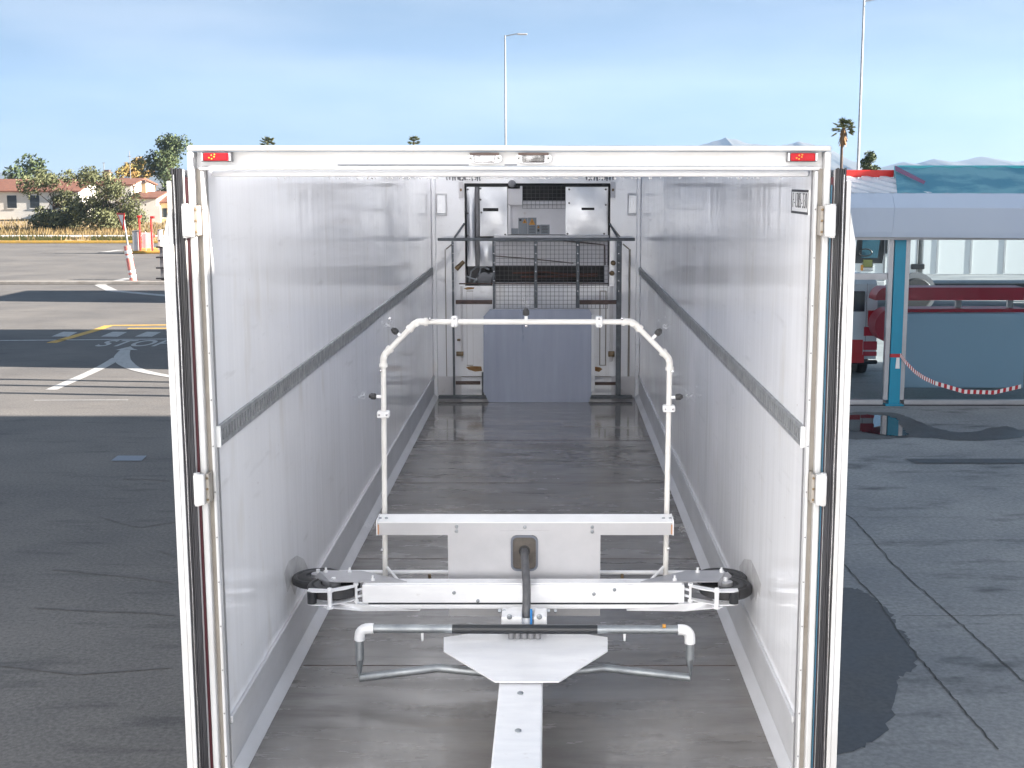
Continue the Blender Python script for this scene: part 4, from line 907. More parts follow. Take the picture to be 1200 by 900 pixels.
for i, x in ((0, 421.5), (3, 808.5)):
    q = P[i]; m.tube([q, q + Vector((0, 0, -.10)), Vector((q.x * .5, yf_ - .02, Z0 + .16)), Vector((.03 + math.copysign(.12, q.x), yf_ - .05, Z0 + .14))], .0215, 12)
m.build('feed_pipe', 'steel', fp, True)
b = MB()
for x0, x1 in ((588, 612), (626, 641)): A, C = onY(x0, 718.5, 6.28), onY(x1, 729, 6.28); b.box(A.x, C.x, 6.22, 6.36, C.z - .03, A.z, .006)
A, C = onY(597, 712.5, 6.38), onY(629, 720, 6.38); b.box(A.x, C.x, 6.362, 6.40, C.z, A.z, .006)
vb = b.build('valve_block', 'white_metal', RB)
m = MB()
for x in (597, 632): v = onY(x, 722.5, 6.22); m.lathe((v.x, 6.22, v.z), (0, -1, 0), [(.014, 0), (.014, .006), (.008, .009), (.008, .003)], 12)
for x in (585.5, 591, 643, 651): v = onY(x, 716.5, 6.34); m.cyl(v, v + Vector((0, -.02, .012)), .009, seg=8)
m.build('screw', 'steel', vb, True)
m = MB(); m.tube([onY(622.5, 714, 6.30), onY(622.5, 728, 6.26), onY(622, 745, 6.2), onY(621, 770, 6.1)], .006, 8); m.build('air_line', 'blue', vb, True)
m = MB(); A, C = onY(595, 743, 6.14), onY(634, 760, 6.14)
for k in range(5): x = A.x + (C.x - A.x) * (k + .5) / 5; m.cyl((x, 6.16, A.z - .03), (x, 6.16, A.z + .012), .016, seg=12)
m.build('solenoid', 'grey_plastic', vb, True)
# boom that carries the machine in from behind, on its carriage
b = MB(); zb_ = Z0 + .12
b.box(-.10 + .03, .10 + .03, -2.2, 6.42, zb_ + .03, zb_ + .17, .008); bm_ = b.build('boom', 'white_metal', RB)
zg = Z0 + .30
m = MB(); m.prism([onZ(x, y, zg) for x, y in ((588, 739), (648, 739), (712, 748), (712, 764), (655, 800), (580, 800), (520, 764), (520, 748))], (0, 0, .006)); m.build('gusset_plate', 'white_metal', bm_)
m = MB(); m.box(-.08, .14, 6.3, 6.43, zb_ + .03, zl_3 - .005, .006); m.build('mast', 'grey_metal', RB)
m = MB()
for y in (3.9, 4.3, 4.7, 5.1, 5.5): m.lathe((.03, y, zb_ + .1705), (0, 0, 1), [(.014, 0), (.014, .006), (.007, .010)], 10)
m.build('bolt', 'steel', bm_)
b = MB()
for s in (-1, 1):
    b.box(.03 + s * .5 - .05, .03 + s * .5 + .05, -2.2, 2.6, .30, .42, .006)
    b.box(*sorted((.03 + s * .101, .03 + s * .55)), 2.2, 2.3, .425, .52); b.box(*sorted((.03 + s * .03, .03 + s * .095)), 2.2, 2.3, .525, zb_ + .028); b.box(*sorted((.03 + s * .03, .03 + s * .095)), -2.0, -1.9, .425, zb_ + .028)
b.box(-.42, .48, 2.2, 2.3, .30, .42); b.box(-.42, .48, -2.0, -1.9, .30, .424); b.build('carriage', 'grey_metal', RB)
for s in (-1, 1):
    for y in (-1.9, 2.3):
        m = MB(); m.lathe((.03 + s * .56, y, .16), (s, 0, 0), [(.06, 0), (.15, 0), (.16, .015), (.16, .07), (.15, .085), (.06, .085)], 24); w = m.build('wheel', 'rubber', RB, True)
        m = MB(); m.box(*sorted((.03 + s * .52, .03 + s * .555)), y - .04, y + .04, .12, .298); m.build('fork', 'grey_metal', w)
# water fans at the nozzles
sp_ = MB()
tips = nz_tips + [(onY(443, 618, yb0 + .05) + Vector((-.01, 0, 0)), Vector((-1, 0, .35)).normalized()), (onY(791, 621, yb0 + .05) + Vector((.01, 0, 0)), Vector((1, 0, .15)).normalized())]
for v, d in tips:
    side = Vector((d.z, 0, -d.x)).normalized()
    for k in range(45):
        a = random.gauss(0, .5); L_ = abs(random.gauss(0, .035)) + .006; dd = (d * math.cos(a) + side * math.sin(a) + Vector((0, random.uniform(-.25, .25), 0))).normalized()
        p = v + dd * L_; q = p + dd * random.uniform(.002, .008); n_ = dd.cross(Vector((0, 1, 0))).normalized() * random.uniform(.0005, .0011)
        sp_.poly([p - n_, p + n_, q + n_, q - n_])
w = sp_.build('water_spray', 'spray', None, kind='stuff'); tag(w, 'fine white water spray fanning out of the arch nozzles', 'spray')

# ================================================================== TREES AND PLANTS
def leaf_cloud(blobs, n, size, rnd):
    b = MB()
    tot = sum(r ** 2 for *_, r in blobs)
    for x, y, z, r in blobs:
        for _ in range(int(n * r * r / tot)):
            u = Vector((rnd.gauss(0, 1), rnd.gauss(0, 1), rnd.gauss(0, 1))).normalized() * r * (rnd.random() ** .35) * rnd.uniform(.75, 1.12)
            u.z *= .85; c = Vector((x, y, z)) + u
            a = Vector((rnd.gauss(0, 1), rnd.gauss(0, 1), rnd.gauss(0, 1))).normalized(); t = a.orthogonal().normalized(); s1 = size * rnd.uniform(.5, 1.3); s2 = s1 * rnd.uniform(.35, .7); w_ = a.cross(t)
            b.poly([c - t * s1, c - w_ * s2, c + t * s1, c + w_ * s2])
    return b
def tree(name, label, cat, x, y, h, w, leaf, z=0.0, trunk=.35, n=2600, size=.22, seed=1, group=None, lobes=16, low=.25):
    rnd = random.Random(seed); t = thing(name, label, cat, (x, y, z), group)
    m = MB(); base = Vector((x, y, z)); top = base + Vector((rnd.uniform(-.04, .04) * h, 0, h * .62))
    m.tube([base, base.lerp(top, .5) + Vector((.02 * h * rnd.uniform(-1, 1), 0, 0)), top], [trunk * .5, trunk * .36, trunk * .14], 8)
    B = []
    for i in range(lobes):
        a = rnd.uniform(0, 2 * math.pi); q = rnd.random() ** .6; zz = low + (1 - low) * rnd.random()
        rad = w * .5 * math.sqrt(max(.05, 1 - ((zz - (.5 + low / 2)) / (.62 - low / 3)) ** 2)) * q * .78
        r = w * rnd.uniform(.12, .22); c = Vector((x + rad * math.cos(a), y + rad * math.sin(a), z + h * zz - r * .7)); c.z = max(c.z, z + r * .6)
        B.append((c.x, c.y, c.z, r)); s0 = base.lerp(top, rnd.uniform(.35, .95)); m.tube([s0, s0.lerp(c, .5) + Vector((0, 0, .02 * h)), c], [trunk * .13, trunk * .08, trunk * .03], 5)
    m.build('trunk', 'bark', t)
    leaf_cloud(B, n, size, rnd).build('crown', leaf, t)
    return t
GT = 'trees and bushes on the verge'
p = onZ(118, 270, .14); tree('bush', 'large olive-green bush in front of the white house with the tall aerial', 'bush', p.x + .6, p.y, 5.0, 5.4, 'leaf_olive', .14, .3, 10000, .105, 3, GT, 24, .05)
p = onZ(60, 272, .14); tree('bush', 'broad low bush between the bungalow and the bigger olive bush', 'bush', p.x - 1.5, p.y + 5, 4.6, 6.0, 'leaf_olive', .14, .3, 8000, .12, 4, GT, 20, .05)
p = onY(193, 260, 150); tree('tree', 'tall dark green tree behind the red-tiled houses', 'tree', p.x + .6, 150, 9.0, 7.2, 'leaf_dark', .14, .5, 9000, .16, 5, GT, 26, .2)
p = onY(148, 260, 160); tree('tree', 'yellow-green autumn tree behind the house with the tall aerial', 'tree', p.x, 160, 6.4, 5.6, 'leaf_autumn', .14, .4, 3000, .22, 6, GT, 16, .2)
p = onY(166, 260, 165); tree('tree', 'golden-brown autumn tree right of the yellow-green one', 'tree', p.x, 165, 6.6, 4.8, 'leaf_autumn', .14, .4, 2600, .22, 16, GT, 14, .2)
p = onY(176, 260, 158); tree('tree', 'small yellowish tree squeezed below the tall dark tree', 'tree', p.x, 158, 4.4, 3.0, 'leaf_autumn', .14, .3, 1600, .2, 18, GT, 10, .15)
p = onY(1022, 230, 62); tree('tree', 'rounded dark green tree above the red roof ridge', 'tree', p.x, 62, 5.35, 1.55, 'leaf_dark', 0, .25, 3600, .07, 8, GT, 22, .5)
p = onY(30, 260, 170); tree('tree', 'dark tree behind the long white bungalow', 'tree', p.x, 170, 7.0, 9.0, 'leaf_dark', .14, .4, 3400, .28, 9, GT, 20, .15)
b = MB(); p = onZ(152, 264, .14); rnd = random.Random(2)   # leafless sapling by the white wall
for i in range(16):
    d = Vector((rnd.uniform(-.6, .6), rnd.uniform(-.3, .3), 1)); s0 = Vector((p.x, p.y - 2, .14)) + Vector((0, 0, i * .09)); b.tube([s0, s0 + d * .8, s0 + d * .8 + Vector((d.x * .5, 0, .7))], [.03, .02, .008], 5)
b.tube([(p.x, p.y - 2, .14), (p.x, p.y - 2, 2.2), (p.x + .1, p.y - 2, 3.1)], [.06, .04, .015], 6)
tag(b.build('sapling', 'bark'), 'thin leafless sapling in front of the white wall by the bush', 'sapling', GT)
def palm(label, px, py_top, Y, spread, seed, skirt=True, z0=0.0):
    rnd = random.Random(seed); top = onY(px, py_top, Y); hc_ = top.z - spread * .45
    t = thing('palm_tree', label, 'palm', (top.x, Y, z0), 'palm trees beyond the trailer')
    m = MB(); m.tube([(top.x + .06 * math.sin(k), Y, z0 + (hc_ - z0) * k / 6) for k in range(7)], [spread * .085] + [spread * .06] * 6, 8); m.build('trunk', 'bark', t)
    m = MB()
    for i in range(46):
        a = rnd.uniform(0, 2 * math.pi); el = rnd.uniform(-.5, 1.35); L_ = spread * rnd.uniform(.42, .55); d = Vector((math.cos(a) * math.cos(el), math.sin(a) * math.cos(el), math.sin(el)))
        c0 = Vector((top.x, Y, hc_)); c1 = c0 + d * L_ * .6; side = d.cross(Vector((0, 0, 1))).normalized() if abs(d.z) < .98 else Vector((1, 0, 0))
        for k in range(13):       # fan blades
            f = (k - 6) / 6; e = c1 + (d * math.cos(f * 1.25) + side * math.sin(f * 1.25)) * L_ * .5 * rnd.uniform(.85, 1.1) - Vector((0, 0, L_ * .16 * rnd.random()))
            n_ = side.cross(d).lerp(side, .5).normalized() * L_ * .07
            m.poly([c1 - n_, c1 + n_, e])
        m.poly([c0 - side * .02, c0 + side * .02, c1 + side * .01, c1 - side * .01])
    m.build('crown', 'leaf_palm', t)
    if skirt:
        m = MB()
        for i in range(150):
            a = rnd.uniform(0, 2 * math.pi); r_ = spread * rnd.uniform(.0, .17) ; z = hc_ - spread * rnd.uniform(-.1, .38); c0 = Vector((top.x + math.cos(a) * spread * .05, Y + math.sin(a) * spread * .05, z))
            e = c0 + Vector((math.cos(a) * r_, math.sin(a) * r_, -spread * rnd.uniform(.18, .42))); s_ = Vector((-math.sin(a), math.cos(a), 0)) * spread * .03
            m.poly([c0 - s_ * .5, c0 + s_ * .5, e + s_, e - s_])
        m.build('dead_fronds', 'palm_dead', t)
palm('tall palm with a brown skirt of dead fronds right of the trailer roof corner', 989, 139, 70, 1.25, 1)
palm('palm top peeping over the trailer roof near its left red lamp', 313.5, 159.5, 95, 1.1, 2, False)
palm('palm top peeping over the trailer roof left of the two chrome lamps', 485, 158.8, 95, .95, 3, False)
# dry grass and weeds
b = MB(); rnd = random.Random(11)
for i in range(9000):
    x = rnd.uniform(-62, -24); y = kY + .2 + abs(rnd.gauss(0, 16)); z = .14; h = rnd.uniform(.12, .42); w = rnd.uniform(.02, .06); dx = rnd.uniform(-.12, .12)
    b.poly([(x - w, y, z), (x + w, y + rnd.uniform(-.03, .03), z), (x + dx, y + rnd.uniform(-.1, .1), z + h)])
tag(b.build('dry_grass', 'dry_grass', kind='stuff'), 'dry straw-coloured grass covering the verge', 'grass')
b = MB()
for i in range(3600):
    x = rnd.uniform(-62, -24); c = math.sin(x * .9) + math.sin(x * .37 + 1)
    if c < -.3: continue
    y = kY + .15 + abs(rnd.gauss(0, 1.6)); h = rnd.uniform(.1, .4); w = rnd.uniform(.03, .07)
    b.poly([(x - w, y, .14), (x + w, y, .14), (x + rnd.uniform(-.15, .15), y, .14 + h)])
tag(b.build('weeds', 'weed', kind='stuff'), 'green weeds along the yellow kerb below the white rail', 'weeds')

# ================================================================== HOUSES
def roof_gable(b, x0, x1, y0, y1, z, rise, over=.3, axis='x', parent=None, mat='render_white'):
    if axis == 'x':
        ym = (y0 + y1) / 2
        g = MB(); g.prism([(x0 + .01, y0 + .02, z), (x0 + .01, y1 - .02, z), (x0 + .01, ym, z + rise * .97)], (x1 - x0 - .02, 0, 0)); g.build('gable', mat, parent)
        b.prism([(x0 - over, y0 - over, z), (x0 - over, ym, z + rise), (x0 - over, y1 + over, z), (x0 - over, y1 + over, z + .12), (x0 - over, ym, z + rise + .14), (x0 - over, y0 - over, z + .12)], (x1 - x0 + 2 * over, 0, 0))
    else:
        xm = (x0 + x1) / 2
        b.prism([(x0 - over, y0 - over, z), (xm, y0 - over, z + rise), (x1 + over, y0 - over, z), (x1 + over, y0 - over, z + .12), (xm, y0 - over, z + rise + .14), (x0 - over, y0 - over, z + .12)], (0, y1 - y0 + 2 * over, 0))
def chimney(parent, px, py0, py1, w, Y, mat='render_cream'):
    a, c = onY(px, py0, Y), onY(px, py1, Y); b = MB(); b.box(a.x - w / 2, a.x + w / 2, Y - w / 2, Y + w / 2, c.z - .6, a.z - .3); o = b.build('chimney', mat, parent)
    b = MB(); b.box(a.x - w * .62, a.x + w * .62, Y - w * .62, Y + w * .62, a.z - .298, a.z - .2); b.box(a.x - w * .4, a.x + w * .4, Y - w * .4, Y + w * .4, a.z - .199, a.z); b.build('chimney_cap', 'brown_bar', o)
YH = 118.0
a = onY(153.6, 217.5, YH); l = onY(112, 217.5, YH)
H1 = thing('house', 'white house with red roof and tall aerial, half hidden behind the olive bush', 'house', ((a.x + l.x) / 2, YH, .14), 'houses beyond the verge')
b = MB(); b.box(l.x, a.x, YH, YH + 7, .14, a.z); b.build('wall', 'render_white', H1)
b = MB(); b.prism([(l.x - .3, YH - .3, a.z + .001), (a.x + .1, YH - .3, a.z + .001), (a.x + .1, YH - .3, a.z + .12), (a.x - 1.9, YH + 3.5, a.z + .75), (l.x - .3, YH + 3.5, a.z + .85), (l.x - .3, YH - .3, a.z + .13)], (0, .01, 0)); b.bm.free(); b = MB()
roof_gable(b, l.x, a.x, YH, YH + 7, a.z + .002, .55, .25, parent=H1); rf = b.build('roof', 'tile', H1)
chimney(H1, 125.5, 199, 210, .62, YH + 2)
for px, y0, y1, bars in ((121.5, 191, 200, ((0, 3),)), (151.5, 177, 214, ((6.2, 3.5), (14, 13)))):
    A, C = onY(px, y0, YH + 3), onY(px, y1, YH + 3); m = MB(); m.cyl((A.x, YH + 3, C.z - .2), (A.x, YH + 3, A.z), .035, seg=6)
    for dy, wd in bars: q = onY(px, y0 + dy, YH + 3); hw_ = wd * .04; m.cyl((q.x - hw_, YH + 3, q.z), (q.x + hw_, YH + 3, q.z), .035, seg=5)
    m.build('aerial', 'steel', H1)
Y2 = 116.0
a = onY(183, 233, Y2); l = onY(154.5, 233, Y2)
H2 = thing('house', 'low white-walled house with orange tiles and a cream chimney behind the barrier', 'house', ((a.x + l.x) / 2, Y2, .14), 'houses beyond the verge')
b = MB(); b.box(l.x, a.x, Y2, Y2 + 6, .14, a.z); b.build('wall', 'render_white', H2)
b = MB(); roof_gable(b, l.x, a.x, Y2, Y2 + 6, a.z + .002, .5, .2, parent=H2); b.build('roof', 'tile', H2)
chimney(H2, 168.5, 211, 229, .42, Y2 + 2.4); chimney(H2, 155.5, 215, 228, .40, Y2 + 3)
Y3 = 117.0
a = onY(214, 238, Y3); l = onY(183.4, 238, Y3)
H3 = thing('house', 'cream house with a lower orange roof and grey window beside the trailer door', 'house', ((a.x + l.x) / 2, Y3, .14), 'houses beyond the verge')
b = MB(); b.box(l.x, a.x, Y3, Y3 + 6, .14, a.z); b.build('wall', 'render_cream', H3)
b = MB(); roof_gable(b, l.x, a.x, Y3, Y3 + 6, a.z + .002, .75, .25, parent=H3, mat='render_cream'); b.build('roof', 'tile', H3)
chimney(H3, 186, 223, 232, .36, Y3 + 3, 'grey_box')
b = MB(); A, C = onY(189.5, 244, Y3 - .02), onY(196, 255, Y3 - .02); b.box(A.x, C.x, Y3 - .03, Y3 - .002, C.z, A.z); wn = b.build('window', 'window', H3)
b = MB(); b.box(A.x - .08, C.x + .08, Y3 - .05, Y3 - .031, C.z - .06, C.z); b.build('sill', 'render_white', wn)
b = MB(); A, C = onY(181.5, 241, Y2 - 1), onY(188, 262, Y2 - 1); b.box(A.x, C.x + .1, Y2 - 1.2, Y2 - 1.0, .14, A.z); tag(b.build('garden_wall', 'render_white'), 'short white garden wall between the two low houses', 'wall')
l = onY(20, 225, 125); a = onY(92, 225, 125)
H4 = thing('house', 'long white bungalow with red roof and three windows', 'house', ((a.x + l.x) / 2, 125, .14), 'houses beyond the verge')
b = MB(); b.box(l.x - 4, a.x, 125, 132, .14, a.z); b.build('wall', 'render_white', H4)
b = MB(); roof_gable(b, l.x - 4, a.x, 125, 132, a.z + .002, 1.1, .3, parent=H4); b.build('roof', 'tile', H4)
for k in range(3):
    x = l.x - 1 + k * 2.2; b = MB(); b.box(x, x + .9, 124.96, 124.998, 1.2, 2.4); wn = b.build('window', 'window', H4); b = MB(); b.box(x - .08, x + .98, 124.93, 124.959, 1.12, 1.199); b.build('sill', 'render_white', wn)

# ================================================================== LEFT ROAD FURNITURE
YRL = kY + 2.2
zr = onY(150, 277, YRL).z
G = thing('guard_rail', 'low white pipe rail running along the dry verge', 'rail', (-40, YRL, .14))
b = MB(); b.tube([(-75, YRL, zr), (-20, YRL, zr)], .075, 10); b.build('rail', 'board_edge', G, True)
for k in range(14): b = MB(); b.cyl((-74 + k * 4.1, YRL, .10), (-74 + k * 4.1, YRL, zr - .05), .045, seg=8); b.build('post', 'board_edge', G)
# leaning yield sign with its red and white sleeve
base = onZ(157, 332.5); Ys = base.y
def ys(px, py): return onY(px, py, Ys)
SG = thing('yield_sign', 'leaning yield sign on a grey pole with a faded red and white sleeve', 'road sign', (base.x, Ys, 0))
topv = ys(143.8, 250)
b = MB(); b.cyl((base.x, Ys, .02), topv, .035, seg=10); b.build('pole', 'steel', SG, True)
s_top = ys(148.8, 288); ax = (s_top - base); ax.y = 0
b = MB(); prof = [(.14, .0), (.14, .03), (.13, .05), (.12, ax.length - .02), (.10, ax.length)]; b.lathe((base.x, Ys, 0), ax, prof, 16); sv = b.build('sleeve', 'pale_pink', SG, True)
b = MB()
for f0, f1 in ((.80, .88), (.68, .75), (.30, .36), (.17, .235)): b.lathe((base.x, Ys, 0), ax, [(.1335, ax.length * f0), (.137, ax.length * f0 + .003), (.135, ax.length * f1 - .003), (.1315, ax.length * f1)], 16)
b.build('reflective_band', 'board_edge', sv, True)
up = (topv - base).normalized(); rt = Vector((math.cos(R(48)), -math.sin(R(48)), 0)); cen = ys(143.5, 256.5) ; nn = rt.cross(Vector((0, 0, 1))).normalized()
up2 = Vector((-.13, 0, 1)).normalized()
def tri(c, sc): return [c + rt * .36 * sc + up2 * .22 * sc, c - rt * .36 * sc + up2 * .22 * sc, c - up2 * .44 * sc]
fw_ = Vector((-.743 * 0, 0, 0)); n_out = Vector((-math.sin(R(48)), -math.cos(R(48)), 0))
b = MB(); b.prism([q + n_out * .04 for q in tri(cen, 1.0)], n_out * -.012); sp2 = b.build('sign_plate', 'red', SG)
b = MB(); b.prism([q + n_out * .045 for q in tri(cen + up2 * .012, .62)], n_out * -.004); b.build('sign_face', 'board_edge', sp2)
# barrier station on its yellow island
YBr = onZ(165, 294.5, .16).y + .4
def yb_(px, py): return onY(px, py, YBr)
BS = thing('parking_barrier', 'grey and white barrier station with two red posts on a yellow island', 'barrier', (yb_(168, 294).x, YBr, .16))
def bb(b, x0, x1, y0, y1, dy0, dy1, bev=.02): A, C = yb_(x0, y0), yb_(x1, y1); return b.box(A.x, C.x, YBr + dy0, YBr + dy1, max(.161, C.z), A.z, bev)
b = MB(); bb(b, 154.6, 161.5, 271.5, 295, 0, .5); cb = b.build('cabinet', 'grey_box', BS); b = MB(); bb(b, 154.3, 161.7, 270.3, 271.4, -.02, .52, .01); b.build('lid', 'grey_plastic', cb)
b = MB(); bb(b, 180, 184.4, 270.5, 294, .6, 1.1); cb = b.build('cabinet', 'grey_box', BS); b = MB(); bb(b, 179.8, 184.6, 269.6, 270.4, .58, 1.12, .01); b.build('lid', 'grey_plastic', cb)
b = MB(); bb(b, 182, 184, 282, 283.5, .58, .599, 0); b.build('card_slot', 'ink', cb)
b = MB(); bb(b, 161.8, 176, 273, 291.5, .55, .58, 0); b.build('panel', 'unit_panel', BS)
for x in (167, 173): b = MB(); bb(b, x, x + 1, 272, 295, .46, .52, .01); b.build('white_post', 'board_edge', BS)
for x0, y0, y1, dx in ((160.4, 252.8, 295, 3.2), (176.2, 253.2, 295, 3.4)):
    b = MB(); bb(b, x0, x0 + dx, y0 + 3, y1, .2 if x0 < 170 else -.1, .38 if x0 < 170 else .08); A, C = yb_(x0 - 1.6 if x0 < 170 else x0, y0), yb_(x0 + dx + (0 if x0 < 170 else 1.4), y0 + 2.9); b.box(A.x, C.x, YBr + (.18 if x0 < 170 else -.12), YBr + (.4 if x0 < 170 else .1), C.z + .002, A.z, .03); rpst = b.build('red_post', 'red', BS)
    if x0 > 170: b = MB(); bb(b, x0 + dx + .05, x0 + dx + 1.9, 275, 278.4, -.05, .05); b.build('bracket', 'red', rpst)
# grey steel barrier end with three dark bars
e0 = onZ(190, 328.5); Ye = e0.y
CB = thing('crash_barrier', 'grey steel barrier end with dark horizontal bars beside the trailer door', 'barrier', (e0.x, Ye, 0))
A, C = onY(186.6, 289, Ye), onY(203, 328.5, Ye)
b = MB(); b.box(A.x, C.x, Ye, Ye + .12, 0.0, A.z, .02); b.build('post', 'grey_plastic', CB)
for y in (289.6, 301.6, 314.0, 326.3): P_, Q_ = onY(183, y, Ye - .1), onY(206, y, Ye - .1); b = MB(); b.box(P_.x, Q_.x, Ye - .14, Ye - .002, P_.z - .03, P_.z + .03, .01); b.build('bar', 'sleeve', CB)

# ================================================================== RIGHT: WASH KIOSK
cb_ = onZ(1047, 475.5); YC = cb_.y
K = thing('wash_kiosk', 'glazed wash kiosk with a pale blue folded fascia, red ridge and teal column', 'kiosk', (cb_.x, YC, 0))
def ky(px, py, Y=YC): return onY(px, py, Y)
zF0, zF1, zF2, zF3 = ky(1047, 278, YC - .35).z, ky(1047, 272, YC - .35).z, ky(1047, 243.5, YC - .45).z, ky(1047, 226.5, YC - .25).z
XL, XR = 4.35, cb_.x + 7.6; xcorner = ky(1047.5, 250, YC - .4).x
b = MB()
b.prism([(XL, YC - .33, zF0), (XL, YC - .36, zF1), (XL, YC - .45, zF2), (XL, YC - .25, zF3), (XL, YC + .3, zF3 + .01), (XL, YC + .3, zF0)], (xcorner - XL - .002, 0, 0)); b.build('fascia', 'fascia', K)
b = MB(); q = .22
b.prism([(xcorner, YC - .33, zF0), (xcorner, YC - .36, zF1), (xcorner, YC - .47, zF2), (xcorner, YC - .25, zF3), (xcorner, YC + .3, zF3 + .01), (xcorner, YC + .3, zF0)], (XR - xcorner, -1.6, 0)); b.build('fascia', 'fascia', K)
b = MB(); b.box(XL, XR, YC - .1, YC + .25, zF0 - .055, zF0 - .003); b.build('head_rail', 'alu_post', K)
# corrugated white roof with red ridge
zr1 = ky(1024, 208, YC + 1.9).z - .06; zr0 = zF3 - .05
b = MB(); Y0r, Y1r = YC - .22, YC + 1.9; prev = None; SK = .62        # ribs run down towards the right front
for k in range(-3, 9):
    x = XL + k * .33
    for dx, up_ in ((0, 0), (.10, 0), (.15, .09), (.25, .09), (.30, 0)):
        A = b.bm.verts.new((x + dx + SK, Y0r, zr0 - .03 + up_)); C = b.bm.verts.new((x + dx, Y1r, zr1 + up_))
        if prev: b.bm.faces.new((prev[0], A, C, prev[1]))
        prev = (A, C)
b.build('roof_sheet', 'white_sheet', K)
zq0, zq1 = ky(1024, 207, YC + 1.9).z, ky(1024, 199.2, YC + 1.9).z
b = MB(); b.box(XL, ky(1047.5, 203, YC + 1.9).x, Y1r - .02, Y1r + .35, zq0 - .01, zq1, .015); b.build('ridge', 'red', K)
b = MB(); b.hexa([(XL, Y1r + .36, zF0 + .4), (xcorner, Y1r + .36, zF0 + .4), (xcorner, YC + 6, zF0 + .4), (XL, YC + 6, zF0 + .4), (XL, Y1r + .36, zq1 - .1), (xcorner, Y1r + .36, zq1 - .1), (xcorner, YC + 6, zF3), (XL, YC + 6, zF3)]); b.build('rear_roof', 'white_sheet', K)
# turquoise painted roof on the right
b = MB(); n = 60; prev = None; ze = zF3 + .03; zr_ = ky(1049, 203, YC + 1.95).z; xl0, xl1 = ky(1048.3, 226, YC - .05).x, ky(1048.3, 203, YC + 1.95).x
for k in range(n):
    f = k / (n - 1); up_ = .03 * (.5 + .5 * math.sin(k * 1.35)) + .15; xf_ = xl0 + f * (XR - xl0)
    A = b.bm.verts.new((xf_, YC - .20 - max(0, xf_ - xcorner) * 1.6 / (XR - xcorner), ze + up_ - .20)); C = b.bm.verts.new((xl1 + f * (XR + .2 - xl1), YC + 1.95, zr_ + up_ - .06))
    if prev: b.bm.faces.new((prev[0], A, C, prev[1]))
    prev = (A, C)
tr_ = b.build('painted_roof', 'mural', K)
b = MB(); p1, p2, p3, p4 = ky(1048.5, 197, YC + 1.7), ky(1052, 205, YC + 1.5), ky(1082, 225, YC + .2), ky(1084, 222, YC + .2)
b.prism([p1 + Vector((0, 0, .04)), ky(1049, 206, YC + 1.4) + Vector((0, 0, .09)), p3 + Vector((0, 0, .13)), p4 + Vector((0, 0, .13))], (0, 0, .01)); b.build('painted_stripe', 'mauve', tr_)
b = MB(); A, C = ky(1049, 194, YC + 2.2), ky(1049, 203, YC + 2.2); b.box(A.x, XR, YC + 1.95, YC + 2.3, C.z - .1, A.z, .02); b.build('ridge_cover', 'turquoise', tr_)
# column, frames, glass
c0, c1 = ky(1044, 400).x, ky(1057, 400).x
b = MB(); b.box(c0, c1, YC - .02, YC + .18, 0.0, zF0 - .06, .004); col_ = b.build('column', 'teal', K)
b = MB(); b.box(c0 - .06, c1 + .06, YC - .06, YC + .22, 0.004, .03); b.build('foot_plate', 'teal', col_)
b = MB()
for x in (ky(1040.5, 400).x, ky(1059.5, 400).x): b.box(x - .04, x + .04, YC + .0, YC + .12, .10, zF0 - .06, .004)
b.build('frame_post', 'alu_post', K)
zt0, zt1 = ky(1020, 328).z, ky(1020, 320.5).z
b = MB(); b.box(XL, ky(1037.5, 400).x, YC + .02, YC + .10, zt0, zt1, .004); b.build('transom', 'alu_post', K)
zs0, zs1 = 0.02, ky(1020, 454).z
b = MB(); b.box(XL, ky(1037.5, 400).x, YC + .0, YC + .12, .02, .10, .004); b.box(ky(1062.5, 400).x, XR, YC + .0, YC + .12, .02, .10, .004); b.build('sill_rail', 'alu_post', K)
b = MB(); b.box(XL, XR, YC - .03, YC - .012, 0.005, .018); b.build('threshold_seal', 'ink', K)
for x0, x1, z0_, z1_ in ((XL, ky(1037.6, 400).x, .105, zt0 - .003), (XL, ky(1037.6, 400).x, zt1 + .003, zF0 - .06), (ky(1062.5, 400).x, XR, .105, zF0 - .06)):
    b = MB(); b.box(x0, x1, YC + .056, YC + .062, z0_, z1_); b.build('glass_pane', 'glass', K)
for x in (XL, XR - .1): b = MB(); b.box(x, x + .08, YC, YC + .12, .10, zF0 - .06); b.build('frame_post', 'alu_post', K)
b = MB(); b.box(XL, XR, YC + .13, YC + 6, .012, .05); b.build('kiosk_floor', 'concrete', K)
# striped tape tied to the column
tp = [ky(1055, 416, YC - .08), ky(1061, 424, YC - .09), ky(1072, 435.5, YC - .1), ky(1083, 443, YC - .1), ky(1096, 449, YC - .1), ky(1130, 459, YC - .05), ky(1165, 460, YC), ky(1200, 452, YC)]
TP = thing('barrier_tape', 'red and white striped barrier tape tied to the teal column', 'tape', tuple(tp[0]))
fine = []
for i in range(len(tp) - 1):
    for k in range(10): fine.append(tp[i].lerp(tp[i + 1], k / 10))
tb = MB()
def stripe(k):
    tb.bm.faces.ensure_lookup_table()
    for f in tb.bm.faces[stripe.n:]: f.material_index = k
    stripe.n = len(tb.bm.faces)
stripe.n = 0
ring = [[tb.bm.verts.new(q_ + w_) for w_ in (Vector((0, .006, -.036)), Vector((0, -.006, .036)), Vector((0, -.004, .036)), Vector((0, .008, -.036)))] for q_ in fine]
for i in range(len(ring) - 1):
    for k in range(4): tb.bm.faces.new((ring[i][k], ring[i][(k + 1) % 4], ring[i + 1][(k + 1) % 4], ring[i + 1][k])).material_index = i % 2
stripe.n = len(tb.bm.faces)
tb.bm.faces.new(ring[0]); tb.bm.faces.new(ring[-1])
tb.build('tape_band', 'tape_white', TP).data.materials.append(M['tape_red'])
